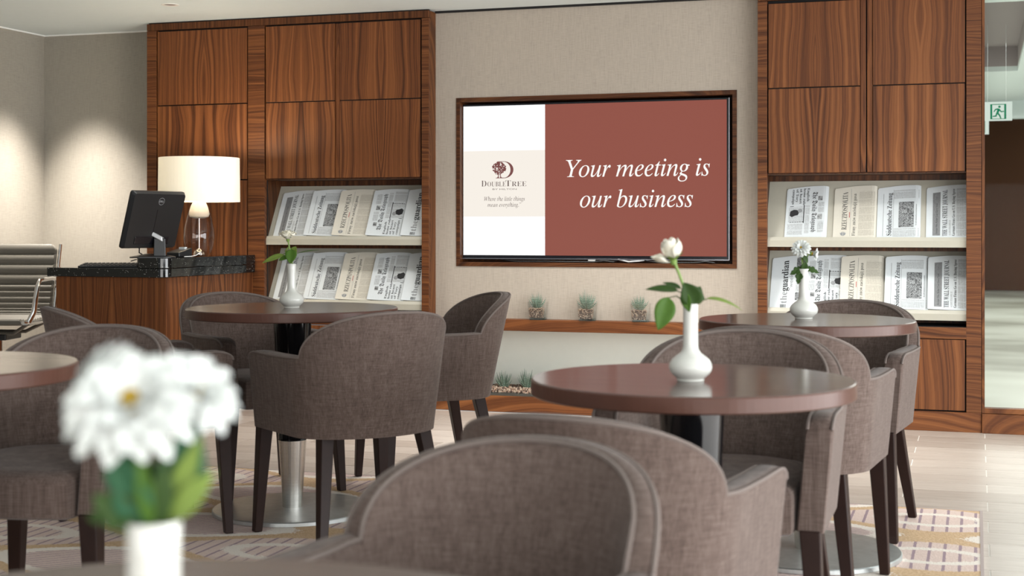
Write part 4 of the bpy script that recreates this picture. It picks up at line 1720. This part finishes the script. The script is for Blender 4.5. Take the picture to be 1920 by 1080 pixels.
CH = [(-1.992, 4.400, 52, 'taupe armchair turned away from the camera at the left rose table'),
      (-2.112, 5.405, 128, 'taupe armchair in profile before the wall ledge, right of the left rose table'),
      (-2.701, 5.067, 235, 'taupe armchair behind the left rose table, its inner back facing the camera'),
      (-2.742, 4.303, -44, 'taupe armchair left of the rose table, partly hidden by the chrysanthemum'),
      (-2.222, 3.074, 187, 'taupe armchair at the left picture edge with its seat visible under the cut-off table'),
      (-.668, 1.749, 168, 'nearest taupe armchair, large and blurred at the bottom middle'),
      (-.630, 2.579, -8, 'taupe armchair just behind the nearest one, back turned, right arm visible'),
      (-.572, 3.442, 180, 'taupe armchair behind the nearest whole table, tucked in facing the camera'),
      (-.525, 4.188, -6, 'taupe armchair with its back to the camera at the right-hand table'),
      (-.470, 5.094, 173, 'farthest taupe armchair on the right, behind the right-hand table near the racks')]
first = None
for x, y, r, lab in CH:
    if first is None:
        first = make_chair(lab)
        first.location = (x, y, RZ)
        first.rotation_euler = (0, 0, R(r))
    else:
        o = dup(first, (x, y, RZ), r, lab)
        if 'near' in lab and 'table' not in lab:
            o.scale = (.94, .94, .94)

# ------------------------------------------------------------------ vases and flowers


def vase(x, y, z, label):
    t = thing('bud_vase', label, 'vase', (x, y, z), 0, 'white bud vases')
    m = MB()
    prof = [(.001, .0), (.027, .0), (.0285, .002), (.0275, .0045), (.031, .008), (.038, .014), (.0430, .021), (.0447, .029), (.0432, .037), (.038, .045), (.030, .052),
            (.0215, .058), (.0172, .064), (.0158, .072), (.0152, .10), (.0153, .14), (.0160, .158), (.0155, .1595), (.0138, .1585), (.0132, .14), (.013, .08)]
    m.lathe(prof, 48)
    obj('body', m, M['ceramic'], t, smooth=True)
    return t


VASES = [(-2.360, 4.680, .750, 'white bud vase holding an open rose on the left table'),
         (-.563, 2.929, .724, 'white bud vase holding a rose bud on the nearest whole table'),
         (-.523, 4.619, .750, 'white bud vase holding small chrysanthemums on the right table'),
         (-.460, .734, .710, 'blurred white vase in the foreground holding large chrysanthemums')]
for v in VASES:
    vase(*v)


def basis(loc, ydir, zhint):
    y = Vector(ydir).normalized()
    z = Vector(zhint)
    z = (z - y * z.dot(y)).normalized()
    x = y.cross(z)
    mt = Matrix((x, y, z)).transposed().to_4x4()
    return Matrix.Translation(Vector(loc)) @ mt


def leaf_mesh(name, L, W, bend=.3, fold=.25, lobes=0, mat='leafm'):
    m = MB()
    nv, nu = (24 if lobes else 12), 6
    vs = []
    for i in range(nv + 1):
        v = i / nv
        wv = W / 2 * (math.sin(PI * v ** .75) ** .85) if v < 1 else 0
        if lobes:
            wv *= .62 + .38 * abs(math.sin(PI * v * lobes)) ** .7
        ang = -bend * v
        yy_ = L * v
        zz_ = -bend * L * v * v * .8
        for j in range(nu + 1):
            u = -1 + 2 * j / nu
            vs.append((u * wv, yy_, zz_ + abs(u) * wv * fold))
    fs = [(i * (nu + 1) + j, i * (nu + 1) + j + 1, (i + 1) * (nu + 1) + j + 1, (i + 1) * (nu + 1) + j) for i in range(nv) for j in range(nu)]
    m.add(vs, fs)
    me = bpy.data.meshes.new(name)
    me.from_pydata(m.v, [], m.f)
    for p in me.polygons:
        p.use_smooth = True
    me.materials.append(M[mat])
    return me


def add_leaf(parent, base, tip, W, zh, mat='leafm', bend=.3, fold=.25, lobes=0, name='leaf'):
    d = Vector(tip) - Vector(base)
    me = leaf_mesh(name, d.length, W, bend, fold, lobes, mat)
    o = link(name, me, parent)
    # rotate up a little so that the bent tip still ends at `tip`
    o.matrix_basis = basis(base, d + Vector(zh).normalized() * d.length * bend * .8 * .9, zh)
    s = o.modifiers.new('solid', 'SOLIDIFY')
    s.thickness = .0006
    return o


def petal_mesh(name, R_, h, span, flare, curl, mat='rose'):
    """cupped rose petal wrapped about +z, centred on +x"""
    nu, nv = 10, 9
    vs = []
    for i in range(nv + 1):
        v = i / nv
        wv = span * (math.sin(PI * (.12 + .70 * v)) ** .6) * (1 if v < .8 else 1 - ((v - .8) / .2) ** 2 * .35)
        for j in range(nu + 1):
            u = -1 + 2 * j / nu
            rr = R_ * math.sin(PI * .5 * min(1, v * 1.35)) ** .8 * (1 - .0 * v) - R_ * .22 * v * (1 - flare * 2) + flare * h * v ** 3
            zz = h * v * (1 - .10 * u * u * v) - curl * h * max(0, v - .75) * (1 + u * u)
            vs.append((rr * math.cos(u * wv), rr * math.sin(u * wv), zz))
    fs = [(i * (nu + 1) + j, i * (nu + 1) + j + 1, (i + 1) * (nu + 1) + j + 1, (i + 1) * (nu + 1) + j) for i in range(nv) for j in range(nu)]
    me = bpy.data.meshes.new(name)
    me.from_pydata(vs, [], fs)
    for p in me.polygons:
        p.use_smooth = True
    me.materials.append(M[mat])
    return me


def add_bloom(parent, base, axis, k, layers):
    ax = Vector(axis).normalized()
    yd = Vector((0, 1, 0))
    mt = basis(base, yd - ax * yd.dot(ax), ax)  # z = flower axis, x to the right
    for R_, h, span, flare, curl, n, a0 in layers:
        me = petal_mesh('petal', R_ * k, h * k, span, flare, curl)
        for i in range(n):
            o = link('petal', me, parent)
            o.matrix_basis = mt @ Matrix.Rotation(a0 + 2 * PI * i / n, 4, 'Z')
            s = o.modifiers.new('solid', 'SOLIDIFY')
            s.thickness = .0009
    return mt


def sepals(parent, mt, k, n=5):
    me = leaf_mesh('sepal', .024 * k, .010 * k, .5, .2, 0, 'leafl')
    for i in range(n):
        o = link('sepal', me, parent)
        a = 2 * PI * i / n + .4
        o.matrix_basis = mt @ Matrix.Rotation(a, 4, 'Z') @ Matrix.Translation((.002, 0, -.002)) @ Matrix.Rotation(R(-90), 4, 'Z') @ Matrix.Rotation(R(52), 4, 'X')
    m = MB()
    m.lathe([(.001, -.008 * k), (.005 * k, -.006 * k), (.0065 * k, 0), (.004 * k, .004 * k)], 12, cap0=True, cap1=True)
    o = obj('hip', m, M['stem'], parent, smooth=True)
    o.matrix_basis = mt


# open rose on the left table
VX, VY, VZ, _ = VASES[0]
rs = thing('white_rose', 'open cream white rose in the vase on the left table', 'flower', (VX, VY, VZ + .07), 18)
z0 = -.07
m = MB()
m.tube([(0, 0, .0), (.003, .002, .06), (.002, .002, .16 + z0), (-.006, .0, .205 + z0), (-.0135, 0, .245 + z0)], [.0028, .0028, .0028, .0026, .003], 8)
obj('stem', m, M['stem'], rs, smooth=True)
mt = add_bloom(rs, (-.0138, 0, .247 + z0), (-.03, -.12, 1), 1.0,
               [(.009, .034, 1.6, 0, 0, 3, 0), (.015, .036, 1.25, .02, .2, 4, .5), (.022, .036, 1.0, .12, .5, 5, .2), (.027, .033, .85, .22, .9, 6, .9)])
sepals(rs, mt, 1.1)
m = MB()
m.tube([(.001, .001, .165 + z0), (-.014, -.003, .190 + z0), (-.022, -.003, .205 + z0), (-.008, 0, .225 + z0)], [.0018, .002, .004, .0015], 6)
m.tube([(-.018, -.003, .20 + z0), (-.034, -.003, .193 + z0)], [.0015, .0012], 6)
m.tube([(.003, .002, .185 + z0), (.025, 0, .199 + z0)], [.0012, .0010], 6)
obj('leaf_stalk', m, M['leafl'], rs, smooth=True)
add_leaf(rs, (-.028, -.004, .192 + z0), (-.106, -.006, .163 + z0), .026, (-.2, -.75, .6), 'leafl', .2)
add_leaf(rs, (-.012, -.004, .186 + z0), (-.045, -.012, .172 + z0), .020, (-.1, -.8, .5), 'leafm', .2)
add_leaf(rs, (.001, -.006, .212 + z0), (-.002, -.022, .160 + z0), .042, (.05, -1, .15), 'leafm', .1)
add_leaf(rs, (.004, .004, .200 + z0), (.016, -.006, .222 + z0), .026, (.1, -.9, .4), 'leafl', .15)
add_leaf(rs, (.024, 0, .198 + z0), (.098, .004, .210 + z0), .012, (0, -.2, 1), 'leafm', .15)

# rose bud on the nearest table
VX, VY, VZ, _ = VASES[1]
rs = thing('white_rose', 'white rose bud with a drooping leaf in the vase on the nearest whole table', 'flower', (VX, VY, VZ + .07), 18)
m = MB()
m.tube([(0, 0, 0), (-.004, .004, .06), (-.007, .002, .16 + z0), (-.0125, 0, .190 + z0), (-.024, 0, .222 + z0), (-.0345, 0, .248 + z0)], [.0030, .0030, .0030, .003, .0030, .0034], 8)
obj('stem', m, M['stem'], rs, smooth=True)
mt = add_bloom(rs, (-.0355, 0, .2485 + z0), (-.16, -.10, 1), 1.0,
               [(.011, .044, 1.7, -.10, 0, 3, 0.2), (.019, .048, 1.45, -.09, .0, 3, 1.2), (.0245, .047, 1.25, -.05, .1, 3, .1), (.0265, .042, 1.1, -.01, .15, 2, -.6)])
pm = petal_mesh('petal', .030, .034, 1.25, .16, .2)
for a in (3.05,):
    o = link('petal', pm, rs)
    o.matrix_basis = mt @ Matrix.Rotation(a, 4, 'Z') @ Matrix.Translation((.004, 0, -.002)) @ Matrix.Rotation(R(24), 4, 'Y')
    o.modifiers.new('solid', 'SOLIDIFY').thickness = .0009
sepals(rs, mt, 1.2)
m = MB()
m.tube([(-.004, 0, .158 + z0), (-.02, -.004, .183 + z0), (-.030, -.004, .187 + z0)], [.0016, .0016, .0012], 6)
m.tube([(-.004, 0, .158 + z0), (-.03, -.008, .176 + z0), (-.049, -.010, .172 + z0)], [.0016, .0014, .0012], 6)
m.tube([(.002, 0, .158 + z0), (.018, 0, .165 + z0), (.034, 0, .169 + z0)], [.0016, .0014, .0012], 6)
obj('leaf_stalk', m, M['leafd'], rs, smooth=True)
add_leaf(rs, (-.026, -.004, .187 + z0), (-.094, -.006, .190 + z0), .026, (.05, -.55, .85), 'leafd', .12)
add_leaf(rs, (-.018, .010, .190 + z0), (-.056, .016, .203 + z0), .018, (.2, -.5, .8), 'leafd', .2)
add_leaf(rs, (-.047, -.012, .174 + z0), (-.069, -.020, .106 + z0), .044, (.1, -1, .1), 'leafm', .12)
add_leaf(rs, (.010, -.010, .160 + z0), (-.016, -.018, .204 + z0), .046, (-.2, -1, .15), 'leafd', .1)
add_leaf(rs, (.000, -.006, .160 + z0), (.020, -.008, .196 + z0), .036, (.2, -1, .2), 'leafd', .1)
add_leaf(rs, (-.016, -.010, .185 + z0), (-.004, -.016, .143 + z0), .022, (-.3, -1, 0), 'leafm', .1)
add_leaf(rs, (.010, .004, .185 + z0), (.030, .0, .168 + z0), .016, (.2, -.7, .6), 'leafd', .1)
add_leaf(rs, (.032, 0, .170 + z0), (.104, .004, .148 + z0), .020, (0, -.35, 1), 'leafl', .45)


# chrysanthemums
def mum_petal(L, W, curl):
    m = MB()
    nv, nu = 8, 4
    vs = []
    for i in range(nv + 1):
        v = i / nv
        wv = W / 2 * (.35 + .65 * math.sin(PI * .5 * min(1, v * 1.5))) * (1 if v < .8 else math.sqrt(max(0, 1 - ((v - .8) / .2) ** 2 * .92)))
        for j in range(nu + 1):
            u = -1 + 2 * j / nu
            vs.append((.004 + L * v, u * wv, .10 * L * math.sin(PI * v) - curl * L * v * v + u * u * wv * .35))
    fs = [(i * (nu + 1) + j, i * (nu + 1) + j + 1, (i + 1) * (nu + 1) + j + 1, (i + 1) * (nu + 1) + j) for i in range(nv) for j in range(nu)]
    me = bpy.data.meshes.new('petal')
    me.from_pydata(vs, [], fs)
    for p in me.polygons:
        p.use_smooth = True
    me.materials.append(M['mum'])
    return me


def mum_head(parent, c, axis, rad, layers=((14, 1.0, 4, .22), (14, .95, 18, .2), (12, .82, 34, .15), (10, .62, 52, .1)), centre=.26, joined=False, seed=1):
    rnd = random.Random(seed)
    ax = Vector(axis).normalized()
    h = Vector((0, 0, 1)) if abs(ax.z) < .9 else Vector((1, 0, 0))
    mt = basis(c, h - ax * h.dot(ax), ax)
    jm = MB()
    for n, f, el, curl in layers:
        me = mum_petal(rad * f - .004, rad * .30, curl)
        a0 = rnd.uniform(0, 6)
        for i in range(n):
            a = a0 + 2 * PI * i / n + rnd.uniform(-.08, .08)
            mm = Matrix.Rotation(a, 4, 'Z') @ Matrix.Rotation(-R(el + rnd.uniform(-7, 7)), 4, 'Y') @ Matrix.Rotation(rnd.uniform(-.2, .2), 4, 'X')
            if joined:
                jm.add([mt @ mm @ v.co for v in me.vertices], [tuple(p.vertices) for p in me.polygons])
            else:
                o = link('petal', me, parent)
                o.matrix_basis = mt @ mm
    if joined:
        me2 = bpy.data.meshes.new('petals')
        me2.from_pydata(jm.v, [], jm.f)
        for p in me2.polygons:
            p.use_smooth = True
        me2.materials.append(M['mum'])
        link('petals', me2, parent)
    m = MB()
    r = rad * centre
    m.lathe([(.0005, .006 + r * .42), (r * .5, .006 + r * .34), (r * .85, .006 + r * .1), (r, .002), (r * .6, -.002), (.0005, -.003)], 16)
    o = obj('yellow_centre', m, M['mumc'], parent, smooth=True)
    o.matrix_basis = mt
    m = MB()
    m.lathe([(.001, -.010), (rad * .16, -.008), (rad * .30, -.003), (rad * .25, .0), (.001, .0)], 12)
    o = obj('flower_base', m, M['stem'], parent, smooth=True)
    o.matrix_basis = mt


VX, VY, VZ, _ = VASES[2]
fl_ = thing('white_chrysanthemum', 'small white chrysanthemum facing the room in the right table vase', 'flower', (VX, VY, VZ + .08), 18)
zz = -.08
mum_head(fl_, (-.010, -.004, .224 + zz), (-.25, -.8, .55), .032, joined=True, centre=.2, seed=2)
m = MB()
m.tube([(0, 0, 0), (-.004, 0, .158 + zz), (-.006, 0, .19 + zz), (-.008, 0, .222 + zz)], .0022, 6)
m.tube([(-.006, 0, .15 + zz), (.000, .002, .18 + zz), (-.010, .002, .215 + zz)], .0015, 6)
obj('stem', m, M['stem'], fl_, smooth=True)
add_leaf(fl_, (-.004, 0, .160 + zz), (-.044, -.006, .142 + zz), .030, (-.1, -.8, .5), 'leafd', .3, lobes=3)
add_leaf(fl_, (-.012, -.006, .158 + zz), (-.022, -.014, .110 + zz), .026, (-.3, -1, .1), 'leafd', .1, lobes=3)
add_leaf(fl_, (-.004, -.004, .205 + zz), (.012, -.004, .178 + zz), .018, (.1, -.9, .4), 'leafd', .1)
add_leaf(fl_, (-.002, -.006, .155 + zz), (.004, -.012, .182 + zz), .024, (0, -1, .2), 'leafd', .1)
fl2 = thing('white_chrysanthemum', 'smaller white chrysanthemum turned right in the right table vase', 'flower', (VX, VY, VZ + .081), 18)
mum_head(fl2, (.026, .004, .206 + zz), (.75, -.35, -.1), .026, ((10, 1, 40, .1), (10, .9, 52, .1), (8, .7, 64, .1)), joined=True, centre=.2, seed=4)
m = MB()
m.tube([(.004, 0, 0), (.006, 0, .158 + zz), (.009, 0, .19 + zz), (.015, .002, .206 + zz), (.022, .004, .207 + zz)], .002, 6)
obj('stem', m, M['stem'], fl2, smooth=True)
add_leaf(fl2, (.006, -.004, .160 + zz), (.046, -.006, .146 + zz), .026, (.1, -.8, .5), 'leafd', .35, lobes=3)
add_leaf(fl2, (.006, 0, .19 + zz), (-.006, -.004, .212 + zz), .016, (0, -1, .3), 'leafd', .1)

VX, VY, VZ, _ = VASES[3]
fa = thing('white_chrysanthemum', 'large blurred white chrysanthemum with yellow centre facing the camera in the foreground', 'flower', (VX, VY, VZ + .10), 18)
zz = -.10
mum_head(fa, (-.0110, -.006, .2265 + zz), (.02, -.70, .71), .0405, centre=.31, seed=11)
m = MB()
m.tube([(0, 0, 0), (-.003, 0, .158 + zz), (-.006, .004, .19 + zz), (-.011, .002, .224 + zz)], .0026, 8)
obj('stem', m, M['stem'], fa, smooth=True)
add_leaf(fa, (-.004, -.004, .157 + zz), (-.033, -.010, .176 + zz), .024, (-.3, -.9, .3), 'leafd', .2, lobes=3)
add_leaf(fa, (-.003, -.006, .158 + zz), (-.024, -.010, .205 + zz), .026, (-.2, -1, .1), 'leafb', .1, lobes=2)
add_leaf(fa, (.000, -.009, .158 + zz), (-.006, -.012, .206 + zz), .010, (0, -1, .1), 'leafm', .1)
add_leaf(fa, (-.006, -.006, .165 + zz), (-.038, -.004, .162 + zz), .018, (-.3, -.8, .5), 'leafd', .2, lobes=3)
fb = thing('white_chrysanthemum', 'blurred white chrysanthemum turned right behind the big foreground bloom', 'flower', (VX, VY, VZ + .101), 18)
mum_head(fb, (.0190, .018, .2300 + zz), (.55, -.45, .70), .030, ((12, 1, 10, .2), (12, .95, 26, .2), (10, .8, 44, .1), (8, .6, 60, .1)), centre=.16, seed=12)
m = MB()
m.tube([(.004, .003, 0), (.006, .004, .158 + zz), (.010, .012, .20 + zz), (.016, .017, .225 + zz)], .0026, 8)
obj('stem', m, M['stem'], fb, smooth=True)
add_leaf(fb, (.006, .0, .158 + zz), (.028, -.002, .208 + zz), .014, (.2, -1, .1), 'leafl', .1)
add_leaf(fb, (.008, .002, .158 + zz), (.024, .004, .218 + zz), .030, (.2, -1, .1), 'leafb', .1)
add_leaf(fb, (.004, -.006, .157 + zz), (.010, -.010, .196 + zz), .014, (.1, -1, .1), 'leafd', .1)
add_leaf(fb, (.010, -.002, .160 + zz), (.036, -.002, .188 + zz), .014, (.3, -.9, .3), 'leafl', .2)
fc = thing('white_chrysanthemum', 'faint blurred white chrysanthemum low behind the left side of the foreground bloom', 'flower', (VX, VY, VZ + .102), 18)
mum_head(fc, (-.036, .030, .236 + zz), (-.75, .1, .5), .026, ((12, 1, 20, .2), (10, .9, 40, .2), (8, .7, 60, .1)), centre=.2, seed=13)
m = MB()
m.tube([(-.004, .003, 0), (-.006, .004, .158 + zz), (-.016, .018, .20 + zz), (-.031, .028, .231 + zz)], .0024, 8)
obj('stem', m, M['stem'], fc, smooth=True)
add_leaf(fc, (-.005, .004, .158 + zz), (-.016, .010, .214 + zz), .026, (-.2, -1, .1), 'leafm', .1)
add_leaf(fc, (-.010, .010, .175 + zz), (-.030, .006, .196 + zz), .022, (-.2, -1, .3), 'leafb', .1, lobes=2)

# ------------------------------------------------------------------ ceiling fittings
dl = thing('recessed_downlight', 'small recessed downlight in the ceiling above the desk lamp', 'light', (-4.30, 7.03, CEIL))
m = MB()
m.lathe([(.030, -.001), (.045, -.004), (.050, -.002), (.050, 0.0)], 32)
obj('trim_ring', m, M['white'], dl, smooth=True)
m = MB()
m.lathe([(.001, -.0012), (.031, -.0012)], 24)
obj('lens', m, M['silver'], dl)
dl = thing('ceiling_light', 'large round ceiling light cut off by the top picture edge', 'light', (-3.98, 6.70, CEIL))
m = MB()
m.lathe([(.150, 0), (.150, -.012), (.135, -.016), (.128, -.008)], 48)
obj('trim_ring', m, M['white'], dl, smooth=True)
m = MB()
m.lathe([(.001, -.009), (.129, -.009)], 40)
obj('diffuser', m, M['lampdisc'], dl)

# ------------------------------------------------------------------ glazed lobby on the right
wn = thing('window_1', None, None, (1.0, FRONT, 0))
struct(wn)
bx('frame_side', .026, .040, FRONT - .012, FRONT + .05, .100, 3.2, M['wy'], wn, .001)
bx('frame_gap', .0238, .0264, FRONT + .002, FRONT + .05, 0.0, 3.2, M['gap'], wn)
bx('frame_sill', .040, 2.6, FRONT - .012, FRONT + .05, .100, .126, M['wplinth'], wn, .001)
bx('pane', .040, 2.6, FRONT + .012, FRONT + .018, .126, 3.2, M['pane'], wn)
struct(bx('baseboard_right', .026, 2.6, FRONT - .024, FRONT + .03, 0.0, .098, M['wplinth'], None, .002))
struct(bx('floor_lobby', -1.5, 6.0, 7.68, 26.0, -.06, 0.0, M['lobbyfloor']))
struct(bx('wall_lobby', -1.5, 6.0, 25.0, 25.2, 0, 3.4, M['paint']))
dr = struct(bx('door_1', -.6, 3.2, 24.93, 25.0, 0.0, 2.86, M['lobbywood']))
struct(bx('wall_partition', -.02, .024, FRONT + .31, 25.0, 0, 3.3, M['paint']))
m = MB()
# ceiling of the lobby with a raised coffer
a0, a1, b0, b1, zc, hh = .05, .47, 12.6, 18.2, 2.92, .30
m.box(-1.5, 6, 7.68, b0, zc, zc + .06)
m.box(-1.5, 6, b1, 25.2, zc, zc + .06)
m.box(-1.5, -1.0, b0, b1, zc, zc + .06)
m.box(a1, 6, b0, b1, zc, zc + .06)
struct(obj('ceiling_lobby', m, M['ceiling']))
m = MB()
m.box(-1.0, a1, b0, b1, zc + hh, zc + hh + .04)
m.box(-1.0, a1, b0 - .03, b0, zc + .06, zc + hh)
m.box(-1.0, a1, b1, b1 + .03, zc + .06, zc + hh)
m.box(a1, a1 + .03, b0, b1, zc + .06, zc + hh)
struct(obj('ceiling_coffer', m, M['mauve']))
struct(bx('trim_4', -1.5, 6, 22.5, 22.7, 2.66, 2.92, M['ceiling']))


def exit_sign(x0, x1, y, z0, z1, label):
    t = thing('exit_sign', label, 'sign', ((x0 + x1) / 2, y, z0))
    bx('panel', x0, x1, y, y + .03, z0, z1, M['signw'], t, .002)
    h = z1 - z0
    cx = x0 + (x1 - x0) * .52
    m = MB()
    q = lambda pts: m.add([(a * h + cx - (x0 + x1) / 2, -.0015, b * h) for a, b in pts], [tuple(range(len(pts)))])
    q([(-.36, .08), (-.26, .08), (-.26, .88), (-.36, .88)])
    q([(.34, .08), (.44, .08), (.44, .88), (.34, .88)])
    q([(-.26, .84), (.34, .84), (.34, .88), (-.26, .88)])
    q([(-.26, .08), (.34, .08), (.34, .11), (-.26, .11)])
    # running figure
    q([(.10 + .065 * math.cos(k * PI / 5), .735 + .065 * math.sin(k * PI / 5)) for k in range(10)])
    q([(.02, .66), (.13, .62), (.06, .40), (-.06, .40)])
    q([(.05, .42), (.14, .30), (.20, .12), (.14, .11), (.07, .27), (-.04, .38)])
    q([(-.06, .42), (-.10, .28), (-.24, .26), (-.24, .20), (-.05, .21), (.01, .38)])
    q([(.11, .61), (.20, .50), (.33, .52), (.33, .46), (.18, .44), (.08, .54)])
    q([(.03, .66), (-.12, .62), (-.20, .48), (-.15, .46), (-.09, .56), (.02, .58)])
    me = bpy.data.meshes.new('running_figure')
    me.from_pydata(m.v, [], m.f)
    me.materials.append(M['signg'])
    link('running_figure', me, t)
    m = MB()
    for dx in (.2, .8):
        xx = x0 + (x1 - x0) * dx - (x0 + x1) / 2
        m.tube([(xx, .015, h), (xx, .015, 2.92 - z0)], .0012, 6)
    obj('hanger', m, M['silver'], t)
    return t


exit_sign(.045, .315, 14.0, 2.030, 2.205, 'green and white running-man exit sign hanging nearer in the lobby')
exit_sign(-.12, .150, 19.0, 2.215, 2.405, 'second exit sign hanging farther back, mostly hidden by the cabinet side')
